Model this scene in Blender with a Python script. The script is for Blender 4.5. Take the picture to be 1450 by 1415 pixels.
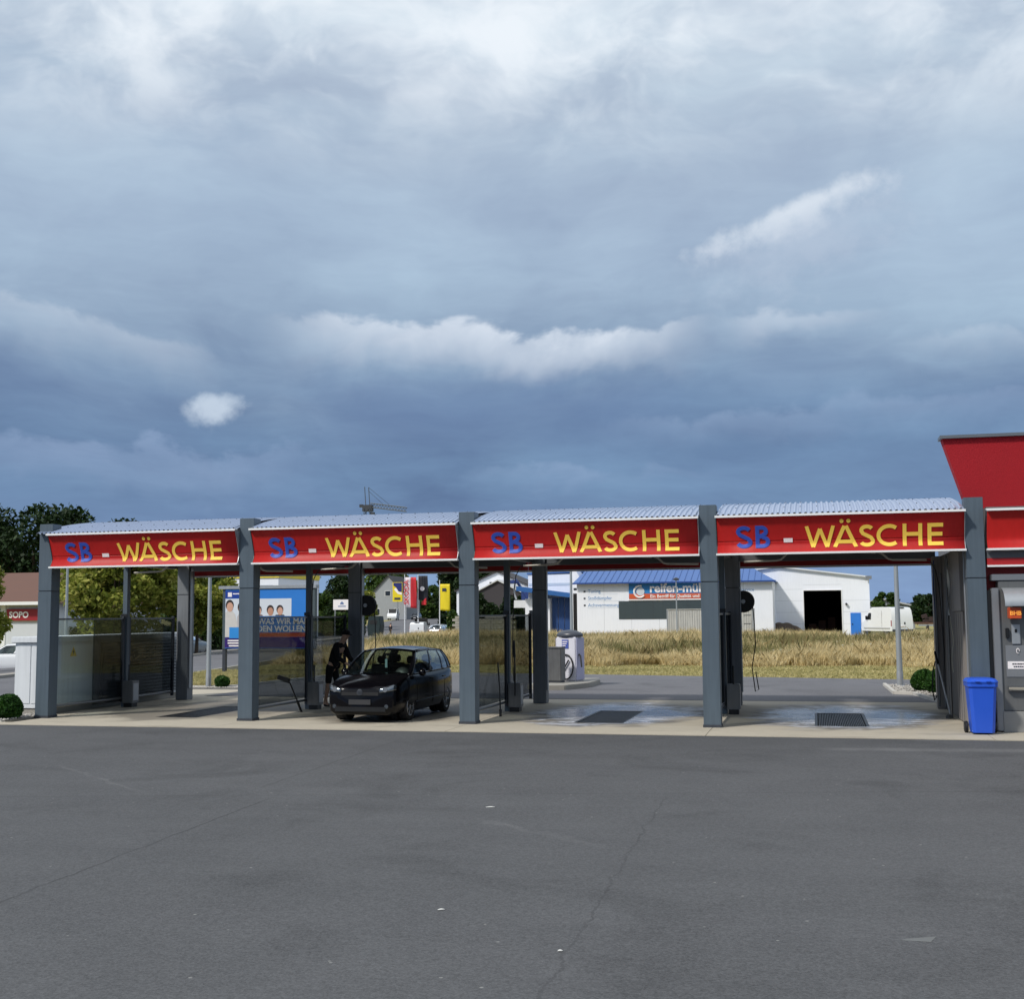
import bpy, bmesh, math, random
import numpy as np
from mathutils import Matrix, Vector, Euler
random.seed(7); RNG = np.random.default_rng(11)
PI = math.pi; R = math.radians
for o in list(bpy.data.objects): bpy.data.objects.remove(o)
SC = bpy.context.scene; C = SC.collection

# ------------------------------------------------------------------ camera
def make_camera():
    yaw, pitch, roll = .242255, .0944085, -.00807346
    F = Vector((-math.sin(yaw)*math.cos(pitch), math.cos(yaw)*math.cos(pitch), math.sin(pitch)))
    r = Vector((math.cos(yaw), math.sin(yaw), 0)); u = r.cross(F)
    r2 = r*math.cos(roll)+u*math.sin(roll); u2 = -r*math.sin(roll)+u*math.cos(roll)
    cd = bpy.data.cameras.new('camera'); cam = bpy.data.objects.new('camera', cd); C.objects.link(cam)
    m = Matrix((r2, u2, -F)).transposed().to_4x4(); m.translation = (16.138, -22.944, 2.1)
    cam.matrix_world = m
    cd.sensor_width = 36; cd.sensor_fit = 'HORIZONTAL'; cd.lens = 1724.954/1450*36
    cd.clip_start = .1; cd.clip_end = 6000
    SC.camera = cam
make_camera()

# ------------------------------------------------------------------ sun, sky, exposure
SUN_DIR = Vector((.52, .62, -.80)).normalized()          # the way the light travels
def make_light():
    sd = bpy.data.lights.new('sun', 'SUN'); so = bpy.data.objects.new('sun', sd); C.objects.link(so)
    sd.energy = 2.6; sd.angle = R(5.0); sd.color = (1, .95, .87)
    so.rotation_euler = SUN_DIR.to_track_quat('-Z', 'Y').to_euler(); so.location = (0, 0, 60)
make_light()
SC.view_settings.view_transform = 'Standard'; SC.view_settings.look = 'None'
SC.cycles.max_bounces = 6; SC.cycles.diffuse_bounces = 3; SC.cycles.glossy_bounces = 3; SC.cycles.transparent_max_bounces = 10
SC.cycles.caustics_reflective = False; SC.cycles.caustics_refractive = False
SC.view_settings.exposure = 0.18; SC.view_settings.gamma = 1; SC.view_settings.use_curve_mapping = False

def s2l(c):
    c = c/255.; return c/12.92 if c <= .04045 else ((c+.055)/1.055)**2.4
def rgb(r, g, b): return (s2l(r), s2l(g), s2l(b), 1)

class NG:
    """small helper to chain shader nodes"""
    def __init__(s, tree): s.t = tree; s.n = tree.nodes; s.l = tree.links
    def new(s, typ, **k):
        n = s.n.new(typ)
        for a, b in k.items(): setattr(n, a, b)
        return n
    def put(s, sock, v):
        if v is None: return
        if hasattr(v, 'is_output') or isinstance(v, bpy.types.NodeSocket): s.l.new(v, sock)
        else: sock.default_value = v
    def m(s, op, a, b=None, c=None, clamp=False):
        n = s.new('ShaderNodeMath', operation=op); n.use_clamp = clamp
        s.put(n.inputs[0], a); s.put(n.inputs[1], b); s.put(n.inputs[2], c); return n.outputs[0]
    def vec(s, x, y, z=0.):
        n = s.new('ShaderNodeCombineXYZ'); s.put(n.inputs[0], x); s.put(n.inputs[1], y); s.put(n.inputs[2], z); return n.outputs[0]
    def noise(s, vec, scale, detail=3, rough=.5, dist=0.):
        n = s.new('ShaderNodeTexNoise'); s.put(n.inputs['Vector'], vec)
        n.inputs['Scale'].default_value = scale; n.inputs['Detail'].default_value = detail
        n.inputs['Roughness'].default_value = rough; n.inputs['Distortion'].default_value = dist; return n.outputs['Fac']
    def ss(s, v, a, b, o0=0., o1=1.):
        n = s.new('ShaderNodeMapRange', interpolation_type='SMOOTHSTEP'); s.put(n.inputs[0], v)
        n.inputs[1].default_value = a; n.inputs[2].default_value = b; n.inputs[3].default_value = o0; n.inputs[4].default_value = o1
        return n.outputs[0]
    def ramp(s, v, stops, interp='EASE'):
        n = s.new('ShaderNodeValToRGB'); e = n.color_ramp.elements; n.color_ramp.interpolation = interp
        while len(e) < len(stops): e.new(.5)
        for i, (p, c) in enumerate(stops): e[i].position = p; e[i].color = c
        s.put(n.inputs[0], v); return n.outputs[0]
    def mix(s, f, a, b, typ='MIX'):
        n = s.new('ShaderNodeMix', data_type='RGBA', blend_type=typ); n.clamp_factor = True
        s.put(n.inputs[0], f); s.put(n.inputs[6], a); s.put(n.inputs[7], b); return n.outputs[2]

def make_world():
    w = bpy.data.worlds.new('World'); SC.world = w; w.use_nodes = True
    g = NG(w.node_tree); g.n.clear()
    sky = g.new('ShaderNodeTexSky', sky_type='NISHITA'); sky.sun_disc = False
    d = -SUN_DIR
    sky.sun_elevation = math.asin(d.z); sky.sun_rotation = math.atan2(d.x, d.y)
    tc = g.new('ShaderNodeTexCoord'); sp = g.new('ShaderNodeSeparateXYZ'); g.l.new(tc.outputs['Generated'], sp.inputs[0])
    x, y, z = sp.outputs
    az = g.m('ARCTAN2', x, y); el = g.m('ARCSINE', g.m('MAXIMUM', g.m('MINIMUM', z, 1.), -1.))
    ael = g.m('ABSOLUTE', el)
    # cloud-sheet coordinates: layers lie flat low down, open up towards the zenith
    wn = g.new('ShaderNodeTexNoise'); g.l.new(g.vec(az, g.m('MULTIPLY', ael, 1.5), .7), wn.inputs['Vector']); wn.inputs['Scale'].default_value = 4.5; wn.inputs['Detail'].default_value = 4
    wp = g.new('ShaderNodeSeparateXYZ'); g.l.new(wn.outputs['Color'], wp.inputs[0]); wa = g.m('SUBTRACT', wp.outputs[0], .5); wb = g.m('SUBTRACT', wp.outputs[1], .5)
    def q(sa, se, w, zz): return g.vec(g.m('ADD', g.m('MULTIPLY', az, sa), g.m('MULTIPLY', wa, w)), g.m('ADD', g.m('MULTIPLY', ael, se), g.m('MULTIPLY', wb, w)), zz)
    big = g.noise(q(1., 1.7, .0, 3.1), 2.3, 2, .5)
    med = g.noise(q(1., 1.6, .22, 7.7), 5.0, 5, .56)
    low = g.noise(q(1., 3.9, .20, 1.3), 5.2, 5, .58)
    fine = g.noise(q(1., 1.5, .10, 5.), 20., 4, .6)
    elw = g.m('ADD', ael, g.m('MULTIPLY', g.m('SUBTRACT', big, .5), .12))
    elw = g.m('ADD', elw, g.m('MULTIPLY', g.m('SUBTRACT', med, .5), .09))
    base = g.ramp(g.m('DIVIDE', elw, 1.6), [
        (.0, rgb(126, 154, 196)), (.05, rgb(100, 128, 165)), (.082, rgb(97, 124, 159)), (.112, rgb(109, 134, 166)),
        (.14, rgb(143, 164, 187)), (.175, rgb(158, 178, 200)), (.215, rgb(161, 179, 200)), (.255, rgb(172, 188, 205)), (.30, rgb(202, 215, 227)),
        (.42, rgb(198, 207, 218)), (1., rgb(204, 211, 221))], 'B_SPLINE')
    # lighter and darker sheets
    k = g.m('ADD', 1., g.m('MULTIPLY', g.m('SUBTRACT', low, .5), g.ss(ael, .10, .30, 1.25, .5)))
    k = g.m('ADD', k, g.m('MULTIPLY', g.m('SUBTRACT', med, .5), .45))
    col = g.mix(1., base, g.vec(k, k, g.m('ADD', .25, g.m('MULTIPLY', k, .75))), 'MULTIPLY')
    # brighter torn patches high up
    hi = g.m('MULTIPLY', g.ss(g.m('ADD', med, g.m('MULTIPLY', g.m('SUBTRACT', fine, .5), .25)), .42, .70), g.ss(ael, .34, .46)); hi = g.m('MULTIPLY', hi, .9)
    col = g.mix(hi, col, rgb(232, 238, 244))
    # banks of cumulus with a crisp lit crest and a darker underside
    lump = g.noise(q(1., .8, .04, 9.), 8., 4, .62)
    off = g.m('ADD', g.m('MULTIPLY', g.m('SUBTRACT', lump, .5), .055), g.m('MULTIPLY', g.m('SUBTRACT', fine, .5), .034))
    def bank(col, e0, sl, a_in, a_out, amt, thick, colour):
        crest = g.m('ADD', g.m('ADD', e0, g.m('MULTIPLY', az, sl)), off); dep = g.m('SUBTRACT', crest, el)
        dep2 = g.m('ADD', dep, g.m('MULTIPLY', g.m('SUBTRACT', med, .5), .10))
        bk = g.m('MULTIPLY', g.ss(dep, -.002, .007), g.ss(dep2, .0, thick, 1., 0.))
        win = g.m('MULTIPLY', g.ss(az, *a_in), g.ss(az, *a_out, 1., 0.))
        col = g.mix(g.m('MULTIPLY', g.m('MULTIPLY', bk, win), g.ss(fine, .3, .7, amt*.6, amt)), col, colour)
        und = g.m('MULTIPLY', g.m('MULTIPLY', g.ss(dep, thick*.6, thick*1.3), g.ss(dep, thick*1.4, thick*2.6, 1., 0.)), g.m('MULTIPLY', win, .45*amt))
        return g.mix(und, col, rgb(92, 114, 154))
    lit = rgb(206, 215, 227)
    col = bank(col, .240, .0, (-.46, -.34), (-.16, -.06), 1., .050, lit)
    col = bank(col, .236, .0, (-.08, -.03), (-.01, .08), .5, .032, lit)
    col = bank(col, .06, -.30, (-.80, -.66), (-.53, -.47), .42, .045, lit)
    col = bank(col, .138, .0, (-.72, -.62), (-.48, -.36), .42, .040, rgb(150, 170, 202))
    col = bank(col, .118, .0, (-.30, -.22), (-.14, -.05), .40, .030, rgb(150, 170, 202))
    col = bank(col, .165, .03, (-.20, -.05), (.3, .6), .38, .035, rgb(158, 177, 206))
    col = bank(col, .205, .05, (.06, .12), (.5, .8), .45, .035, lit)
    pn = g.m('MULTIPLY', g.m('SUBTRACT', g.noise(g.vec(g.m('ADD', az, g.m('MULTIPLY', wa, .03)), g.m('MULTIPLY', el, 1.15), 6.3), 34., 4, .62), .5), 1.6)
    def puffball(col, a0, e0, ra, re, tilt, colour, amt, soft):
        du = g.m('SUBTRACT', az, a0); dv = g.m('SUBTRACT', el, e0)
        u = g.m('DIVIDE', g.m('ADD', g.m('MULTIPLY', du, math.cos(tilt)), g.m('MULTIPLY', dv, math.sin(tilt))), ra)
        v = g.m('DIVIDE', g.m('SUBTRACT', g.m('MULTIPLY', dv, math.cos(tilt)), g.m('MULTIPLY', du, math.sin(tilt))), re)
        v = g.m('MULTIPLY', v, g.ss(v, -.4, .4, .6, 1.25))                      # flatter, softer base
        rr = g.m('SQRT', g.m('ADD', g.m('MULTIPLY', u, u), g.m('MULTIPLY', v, v)))
        rr = g.m('ADD', rr, pn)
        return g.mix(g.m('MULTIPLY', g.ss(rr, 1.-soft, 1.05, 1., 0.), amt), col, colour)
    col = puffball(col, -.487, .170, .027, .0125, .14, rgb(194, 207, 222), .85, .9)
    col = puffball(col, -.005, .318, .095, .014, .32, rgb(216, 224, 233), .85, .95)
    col = puffball(col, .00, .300, .12, .030, .28, rgb(182, 194, 211), .5, 1.)
    bg1 = g.new('ShaderNodeBackground'); g.l.new(sky.outputs[0], bg1.inputs[0]); bg1.inputs[1].default_value = .1
    bg2 = g.new('ShaderNodeBackground'); g.l.new(col, bg2.inputs[0]); bg2.inputs[1].default_value = 1.
    mx = g.new('ShaderNodeMixShader'); mx.inputs[0].default_value = .94
    g.l.new(bg1.outputs[0], mx.inputs[1]); g.l.new(bg2.outputs[0], mx.inputs[2])
    out = g.new('ShaderNodeOutputWorld'); g.l.new(mx.outputs[0], out.inputs[0])
make_world()

# ------------------------------------------------------------------ materials
MT = {}
def paint(name, col, rough=.5, metal=0., var=.08, scale=3., bump=0., bscale=40., coat=0., streak=0., spec=.5):
    if name in MT: return MT[name]
    m = bpy.data.materials.new(name); m.use_nodes = True; g = NG(m.node_tree)
    b = m.node_tree.nodes['Principled BSDF']
    geo = g.new('ShaderNodeNewGeometry'); P = geo.outputs['Position']
    n = g.noise(P, scale, 5, .6)
    k = g.m('ADD', 1.-var, g.m('MULTIPLY', n, 2*var))
    if streak:
        mp = g.new('ShaderNodeMapping'); g.l.new(P, mp.inputs[0]); mp.inputs['Scale'].default_value = (14, 14, .7)
        sn = g.noise(mp.outputs[0], 1., 4, .6)
        k = g.m('MULTIPLY', k, g.ss(sn, .35, .75, 1., 1.-streak))
    g.l.new(g.mix(1., col, g.vec(k, k, k), 'MULTIPLY'), b.inputs['Base Color'])
    b.inputs['Roughness'].default_value = rough; b.inputs['Metallic'].default_value = metal
    g.l.new(g.m('ADD', rough-.08, g.m('MULTIPLY', n, .16), clamp=True), b.inputs['Roughness'])
    b.inputs['Coat Weight'].default_value = coat; b.inputs['Coat Roughness'].default_value = .04
    b.inputs['Specular IOR Level'].default_value = spec
    if bump:
        bn = g.new('ShaderNodeBump'); bn.inputs['Strength'].default_value = bump; bn.inputs['Distance'].default_value = .01
        g.l.new(g.noise(P, bscale, 4, .6), bn.inputs['Height']); g.l.new(bn.outputs[0], b.inputs['Normal'])
    MT[name] = m; return m
def emit(name, col, st):
    if name in MT: return MT[name]
    m = bpy.data.materials.new(name); m.use_nodes = True
    b = m.node_tree.nodes['Principled BSDF']; b.inputs['Base Color'].default_value = col
    b.inputs['Emission Color'].default_value = col; b.inputs['Emission Strength'].default_value = st
    MT[name] = m; return m
def tinted(name, tint, gloss=.08, rough=.02):
    """thin sheet glass: tinted straight transmission plus a surface reflection"""
    if name in MT: return MT[name]
    m = bpy.data.materials.new(name); m.use_nodes = True; g = NG(m.node_tree); g.n.clear()
    tr = g.new('ShaderNodeBsdfTransparent'); tr.inputs[0].default_value = tint
    gl = g.new('ShaderNodeBsdfGlossy'); gl.inputs['Roughness'].default_value = rough; gl.inputs[0].default_value = (.9, .95, 1, 1)
    fr = g.new('ShaderNodeFresnel'); fr.inputs[0].default_value = 1.42
    mx = g.new('ShaderNodeMixShader'); g.l.new(g.m('MULTIPLY', fr.outputs[0], gloss*10, clamp=True), mx.inputs[0])
    g.l.new(tr.outputs[0], mx.inputs[1]); g.l.new(gl.outputs[0], mx.inputs[2])
    o = g.new('ShaderNodeOutputMaterial'); g.l.new(mx.outputs[0], o.inputs[0]); MT[name] = m; return m
def leafy(name, c1, c2, c3=None, transl=.3, scale=1.2):
    if name in MT: return MT[name]
    m = bpy.data.materials.new(name); m.use_nodes = True; g = NG(m.node_tree); g.n.clear()
    at = g.new('ShaderNodeAttribute', attribute_name='rnd'); geo = g.new('ShaderNodeNewGeometry')
    n = g.noise(geo.outputs['Position'], scale, 3, .6)
    f = g.m('ADD', g.m('MULTIPLY', at.outputs['Fac'], .6), g.m('MULTIPLY', g.ss(n, .3, .7), .4))
    col = g.ramp(f, [(0., c1), (.55, c2), (1., c3 or c2)], 'LINEAR')
    d = g.new('ShaderNodeBsdfPrincipled'); g.l.new(col, d.inputs['Base Color']); d.inputs['Roughness'].default_value = .6
    d.inputs['Specular IOR Level'].default_value = .25
    t = g.new('ShaderNodeBsdfTranslucent'); g.l.new(col, t.inputs[0])
    mx = g.new('ShaderNodeMixShader'); mx.inputs[0].default_value = transl
    g.l.new(d.outputs[0], mx.inputs[1]); g.l.new(t.outputs[0], mx.inputs[2])
    o = g.new('ShaderNodeOutputMaterial'); g.l.new(mx.outputs[0], o.inputs[0]); MT[name] = m; return m

def asphalt(name, col, marks=False):
    m = bpy.data.materials.new(name); m.use_nodes = True; g = NG(m.node_tree); b = g.n['Principled BSDF']
    geo = g.new('ShaderNodeNewGeometry'); P = geo.outputs['Position']
    sp = g.new('ShaderNodeSeparateXYZ'); g.l.new(P, sp.inputs[0]); X, Y, _ = sp.outputs
    big = g.noise(P, .16, 4, .55); mid = g.noise(P, 1.1, 5, .6, .5); fine = g.noise(P, 70., 3, .7); grit = g.noise(P, 17., 6, .8)
    k = g.m('ADD', .52, g.m('MULTIPLY', big, .50)); k = g.m('ADD', k, g.m('MULTIPLY', mid, .34))
    k = g.m('ADD', k, g.m('MULTIPLY', g.m('SUBTRACT', grit, .5), .75)); k = g.m('ADD', k, g.m('MULTIPLY', g.m('SUBTRACT', fine, .5), .85))
    ag = g.new('ShaderNodeTexVoronoi'); g.l.new(P, ag.inputs['Vector']); ag.inputs['Scale'].default_value = 75.
    ac = g.new('ShaderNodeSeparateColor'); g.l.new(ag.outputs['Color'], ac.inputs[0])
    k = g.m('ADD', k, g.m('MULTIPLY', g.m('SUBTRACT', ac.outputs[0], .5), .36))
    st = g.noise(P, .5, 6, .62, .8); k = g.m('SUBTRACT', k, g.ss(st, .50, .70, 0., .20))
    # lane-wise wear: faint tracks along the facade
    tr = g.noise(g.vec(g.m('MULTIPLY', X, .12), g.m('MULTIPLY', Y, 1.3), 0.), 1., 4, .6)
    k = g.m('ADD', k, g.m('MULTIPLY', g.m('SUBTRACT', tr, .5), .22))
    base = g.mix(1., col, g.vec(k, k, k), 'MULTIPLY')
    if marks:
        def line(base, ax, ay, bx, by, w, amp, colr, amt):
            L = math.hypot(bx-ax, by-ay); tx, ty = (bx-ax)/L, (by-ay)/L
            dx = g.m('SUBTRACT', X, ax); dy = g.m('SUBTRACT', Y, ay)
            t = g.m('ADD', g.m('MULTIPLY', dx, tx), g.m('MULTIPLY', dy, ty))
            n = g.m('SUBTRACT', g.m('MULTIPLY', dy, tx), g.m('MULTIPLY', dx, ty))
            n = g.m('ADD', n, g.m('MULTIPLY', g.m('SUBTRACT', g.noise(P, 2.2, 6, .65), .5), amp))
            a = g.m('ABSOLUTE', n); wv = g.m('MULTIPLY', w, g.m('ADD', .4, g.m('MULTIPLY', grit, 1.2)))
            f = g.ss(g.m('DIVIDE', a, wv), .5, 1.3, 1., 0.)
            f = g.m('MULTIPLY', f, g.m('MULTIPLY', g.ss(t, -.3, .3), g.ss(t, L-.6, L+.3, 1., 0.)))
            f = g.m('MULTIPLY', f, g.ss(mid, .22, .55, .35, 1.))
            return g.mix(g.m('MULTIPLY', f, amt), base, colr)
        dk = rgb(38, 38, 40); lt = rgb(150, 150, 150)
        base = line(base, 10.25, -16.5, 9.9, -9.5, .014, .12, dk, .5)
        base = line(base, 14.62, -17., 14.38, -8.4, .012, .2, dk, .30)
        base = line(base, 4., -10.7, 22., -6.6, .014, .05, dk, .35)
        base = line(base, 9.4, -8.8, 9.2, -3., .02, .1, dk, .30)
        base = line(base, 5.6, -7.3, 8.1, -9.4, .035, .35, lt, .10)
        base = line(base, 16.3, -3.2, 24., -2.6, .22, .3, lt, .16)
        base = line(base, 12.8, -10.6, 14.2, -11.8, .06, .5, lt, .10)
        # pale specks of grit
        vo = g.new('ShaderNodeTexVoronoi'); g.l.new(P, vo.inputs['Vector']); vo.inputs['Scale'].default_value = 3.2
        base = g.mix(g.m('MULTIPLY', g.ss(vo.outputs['Distance'], .03, .05, 1., 0.), .45), base, rgb(165, 165, 160))
    g.l.new(base, b.inputs['Base Color']); b.inputs['Specular IOR Level'].default_value = .35
    g.l.new(g.m('ADD', .72, g.m('MULTIPLY', mid, .22)), b.inputs['Roughness'])
    bn = g.new('ShaderNodeBump'); bn.inputs['Strength'].default_value = .5; bn.inputs['Distance'].default_value = .006
    g.l.new(g.m('ADD', fine, grit), bn.inputs['Height']); g.l.new(bn.outputs[0], b.inputs['Normal'])
    MT[name] = m; return m
S = 4.692                                   # column pitch of the wash
def wet_concrete():
    m = bpy.data.materials.new('wash_concrete'); m.use_nodes = True; g = NG(m.node_tree); b = g.n['Principled BSDF']
    geo = g.new('ShaderNodeNewGeometry'); P = geo.outputs['Position']
    sp = g.new('ShaderNodeSeparateXYZ'); g.l.new(P, sp.inputs[0]); X, Y, _ = sp.outputs
    n1 = g.noise(P, .9, 5, .6, .6); n2 = g.noise(P, 5., 5, .65); n3 = g.noise(P, 60., 3, .7)
    k = g.m('ADD', .74, g.m('MULTIPLY', n1, .26)); k = g.m('ADD', k, g.m('MULTIPLY', n2, .22)); k = g.m('ADD', k, g.m('MULTIPLY', g.m('SUBTRACT', n3, .5), .25))
    dry = g.mix(1., rgb(180, 172, 156), g.vec(k, k, k), 'MULTIPLY')
    # water and painted bay shade round each drain: distance to the bay centre, bays repeat along x
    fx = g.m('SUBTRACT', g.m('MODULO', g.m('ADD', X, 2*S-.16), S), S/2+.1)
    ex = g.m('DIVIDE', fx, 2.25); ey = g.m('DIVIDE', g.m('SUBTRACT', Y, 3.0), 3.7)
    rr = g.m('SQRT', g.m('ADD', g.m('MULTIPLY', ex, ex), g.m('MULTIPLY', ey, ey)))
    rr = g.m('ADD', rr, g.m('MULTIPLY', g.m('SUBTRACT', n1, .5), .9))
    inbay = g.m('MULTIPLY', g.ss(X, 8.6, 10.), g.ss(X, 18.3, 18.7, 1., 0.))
    damp_shade0 = g.ss(rr, .72, 1.0, 1., 0.)
    damp_shade = g.m('MULTIPLY', damp_shade0, g.m('ADD', .78, g.m('MULTIPLY', inbay, .22)))  # damp darkening, plus canopy shade put into the floor colour
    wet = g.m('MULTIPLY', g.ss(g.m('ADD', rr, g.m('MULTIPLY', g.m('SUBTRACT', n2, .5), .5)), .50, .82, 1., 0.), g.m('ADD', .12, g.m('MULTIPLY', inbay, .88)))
    col = g.mix(damp_shade, dry, g.mix(1., dry, (.40, .39, .40, 1), 'MULTIPLY'))
    # dried foam and lime left by the run-off
    fo = g.noise(g.vec(g.m('MULTIPLY', X, .8), g.m('MULTIPLY', Y, 1.9), 4.), 1.5, 6, .62, 1.4)
    ring = g.m('MULTIPLY', g.ss(rr, .12, .4), g.ss(rr, .7, .98, 1., 0.))
    foam = g.m('MULTIPLY', g.m('MULTIPLY', g.ss(fo, .46, .58), ring), inbay)
    col = g.mix(g.m('MULTIPLY', foam, .85), col, rgb(204, 206, 214))
    # tyre dirt and spots on the dry apron
    st = g.noise(g.vec(g.m('MULTIPLY', X, .5), g.m('MULTIPLY', Y, 2.), 8.), 1.2, 5, .6)
    col = g.mix(g.ss(st, .54, .78, 0., .38), col, rgb(98, 90, 80))
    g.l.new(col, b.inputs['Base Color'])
    ro = g.m('SUBTRACT', .85, g.m('MULTIPLY', damp_shade, .25)); ro = g.m('SUBTRACT', ro, g.m('MULTIPLY', wet, .38))
    g.l.new(g.m('MAXIMUM', ro, .06), b.inputs['Roughness'])
    bn = g.new('ShaderNodeBump'); bn.inputs['Distance'].default_value = .006
    g.l.new(g.m('MULTIPLY', g.m('SUBTRACT', 1., wet), .45), bn.inputs['Strength'])
    g.l.new(g.m('ADD', n3, n2), bn.inputs['Height']); g.l.new(bn.outputs[0], b.inputs['Normal'])
    MT['wash_concrete'] = m; return m

slate = paint('slate_paint', rgb(84, 97, 108), .45, var=.09, scale=3., streak=.18)
slate_dk = paint('slate_dark', rgb(58, 62, 70), .5, var=.12, scale=4., streak=.25)
steel = paint('dull_steel', rgb(120, 121, 122), .42, .55, var=.12, scale=5., streak=.2)
galv = paint('galvanised', rgb(168, 172, 176), .42, .5, var=.12, scale=9.)
warm_grey = paint('warm_grey_panel', rgb(150, 144, 140), .5, var=.12, scale=3., streak=.25)
red = paint('sign_red', rgb(184, 34, 33), .5, var=.10, scale=1.3, spec=.3, streak=.10)
red_dk = paint('fascia_red', rgb(172, 26, 30), .5, var=.08)
red_wall = paint('red_render', rgb(178, 26, 38), .85, var=.07, scale=2.5, bump=.6, bscale=70.)
white_trim = paint('white_trim', rgb(238, 238, 238), .4, var=.03)
yellow_l = paint('letter_yellow', rgb(255, 216, 92), .6, var=.04, scale=6., spec=.25)
blue_l = paint('letter_blue', rgb(52, 84, 186), .5, var=.05, scale=6.)
blue_edge = paint('letter_edge', rgb(96, 92, 170), .5, var=.03)
white_l = paint('letter_white', rgb(246, 240, 240), .5, var=.02)
black = paint('black_rubber', rgb(24, 24, 26), .6, var=.15, scale=8.)
blackp = paint('black_plastic', rgb(20, 21, 23), .4, var=.08)
white_w = paint('white_sheet_wall', rgb(240, 243, 250), .55, var=.04, scale=.8, streak=.05)
white_v = paint('white_car_paint', rgb(236, 238, 240), .3, var=.02, coat=.5)
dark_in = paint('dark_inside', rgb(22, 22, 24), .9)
grey_c = paint('concrete_kerb', rgb(150, 147, 140), .85, var=.16, scale=6., bump=.4, bscale=60.)
chrome = paint('chrome', rgb(205, 208, 212), .15, 1., var=.03)

# ------------------------------------------------------------------ mesh helpers
class MB:
    def __init__(s): s.v = []; s.f = []
    def add(s, vs, fs):
        k = len(s.v); s.v += [tuple(p) for p in vs]; s.f += [tuple(i+k for i in f) for f in fs]; return s
    def box(s, x0, y0, z0, x1, y1, z1, M=None):
        vs = [Vector(p) for p in ((x0,y0,z0),(x1,y0,z0),(x1,y1,z0),(x0,y1,z0),(x0,y0,z1),(x1,y0,z1),(x1,y1,z1),(x0,y1,z1))]
        if M is not None: vs = [M @ p for p in vs]
        return s.add(vs, [(0,3,2,1),(4,5,6,7),(0,1,5,4),(1,2,6,5),(2,3,7,6),(3,0,4,7)])
    def prism(s, poly, a, b, axis='y'):
        """polygon extruded along an axis; poly is (x,z) for y, (x,y) for z, (y,z) for x"""
        n = len(poly)
        def P(p, t): return {'y': (p[0], t, p[1]), 'z': (p[0], p[1], t), 'x': (t, p[0], p[1])}[axis]
        vs = [P(p, a) for p in poly]+[P(p, b) for p in poly]
        return s.add(vs, [tuple(range(n))[::-1], tuple(range(n, 2*n))]+[(i, (i+1) % n, n+(i+1) % n, n+i) for i in range(n)])
    def tube(s, pts, r, n=8, r1=None):
        pts = [Vector(p) for p in pts]; L = len(pts); vs = []; fs = []; up = Vector((.13, .2, 1)).normalized(); pu = None
        for i, p in enumerate(pts):
            d = (pts[min(i+1, L-1)]-pts[max(i-1, 0)]).normalized()
            u = d.cross(up) if pu is None else pu-d*pu.dot(d)
            if u.length < 1e-4: u = d.cross(Vector((1, 0, 0)))
            u.normalize(); pu = u; w = d.cross(u); rr = r if r1 is None else r+(r1-r)*i/max(1, L-1)
            for k in range(n):
                a = 2*PI*k/n; vs.append(p+(u*math.cos(a)+w*math.sin(a))*rr)
        for i in range(L-1):
            for k in range(n): fs.append((i*n+k, i*n+(k+1) % n, (i+1)*n+(k+1) % n, (i+1)*n+k))
        fs.append(tuple(range(n))[::-1]); fs.append(tuple(range((L-1)*n, L*n)))
        return s.add(vs, fs)
    def lathe(s, prof, n=24, c=(0,0,0), M=None):
        vs = []; fs = []; L = len(prof)
        for (r, z) in prof:
            for k in range(n):
                a = 2*PI*k/n; p = Vector((r*math.cos(a), r*math.sin(a), z))
                vs.append((M @ p if M is not None else p)+Vector(c))
        for i in range(L-1):
            for k in range(n): fs.append((i*n+k, i*n+(k+1) % n, (i+1)*n+(k+1) % n, (i+1)*n+k))
        fs.append(tuple(range(n))[::-1]); fs.append(tuple(range((L-1)*n, L*n)))
        return s.add(vs, fs)
    def grid(s, fn, nu, nv, u0=0., u1=1., v0=0., v1=1.):
        vs = [fn(u0+(u1-u0)*i/nu, v0+(v1-v0)*j/nv) for i in range(nu+1) for j in range(nv+1)]
        w = nv+1
        return s.add(vs, [(i*w+j, (i+1)*w+j, (i+1)*w+j+1, i*w+j+1) for i in range(nu) for j in range(nv)])
    def mesh(s, name):
        me = bpy.data.meshes.new(name); me.from_pydata(s.v, [], s.f); me.update(); return me
    def build(s, name, mat, parent=None, smooth=0, bevel=0., solid=0., loc=None, fix=True):
        me = s.mesh(name)
        if fix:
            bm = bmesh.new(); bm.from_mesh(me); bmesh.ops.recalc_face_normals(bm, faces=bm.faces)
            if bevel: bmesh.ops.bevel(bm, geom=[e for e in bm.edges if len(e.link_faces) == 2 and e.calc_face_angle(0) > .5], offset=bevel, segments=2, affect='EDGES', clamp_overlap=True)
            bm.to_mesh(me); bm.free()
        if smooth:
            me.shade_smooth(); me.set_sharp_from_angle(angle=R(smooth))
        me.materials.append(mat)
        o = bpy.data.objects.new(name, me); C.objects.link(o)
        if parent: o.parent = parent
        if loc: o.location = loc
        if solid:
            md = o.modifiers.new('thickness', 'SOLIDIFY'); md.thickness = solid; md.offset = -1
        return o
def tag(o, label=None, cat=None, group=None, kind=None):
    if label: o['label'] = label
    if cat: o['category'] = cat
    if group: o['group'] = group
    if kind: o['kind'] = kind
    return o
def empty(name, loc=(0,0,0), rz=0., label=None, cat=None, group=None):
    o = bpy.data.objects.new(name, None); C.objects.link(o); o.location = loc; o.rotation_euler = (0, 0, rz)
    o.empty_display_size = .2; return tag(o, label, cat, group)
def copy_tree(o, parent=None):
    c = o.copy(); C.objects.link(c); c.parent = parent
    for ch in [k for k in bpy.data.objects if k.parent == o]: copy_tree(ch, c)
    return c
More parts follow.
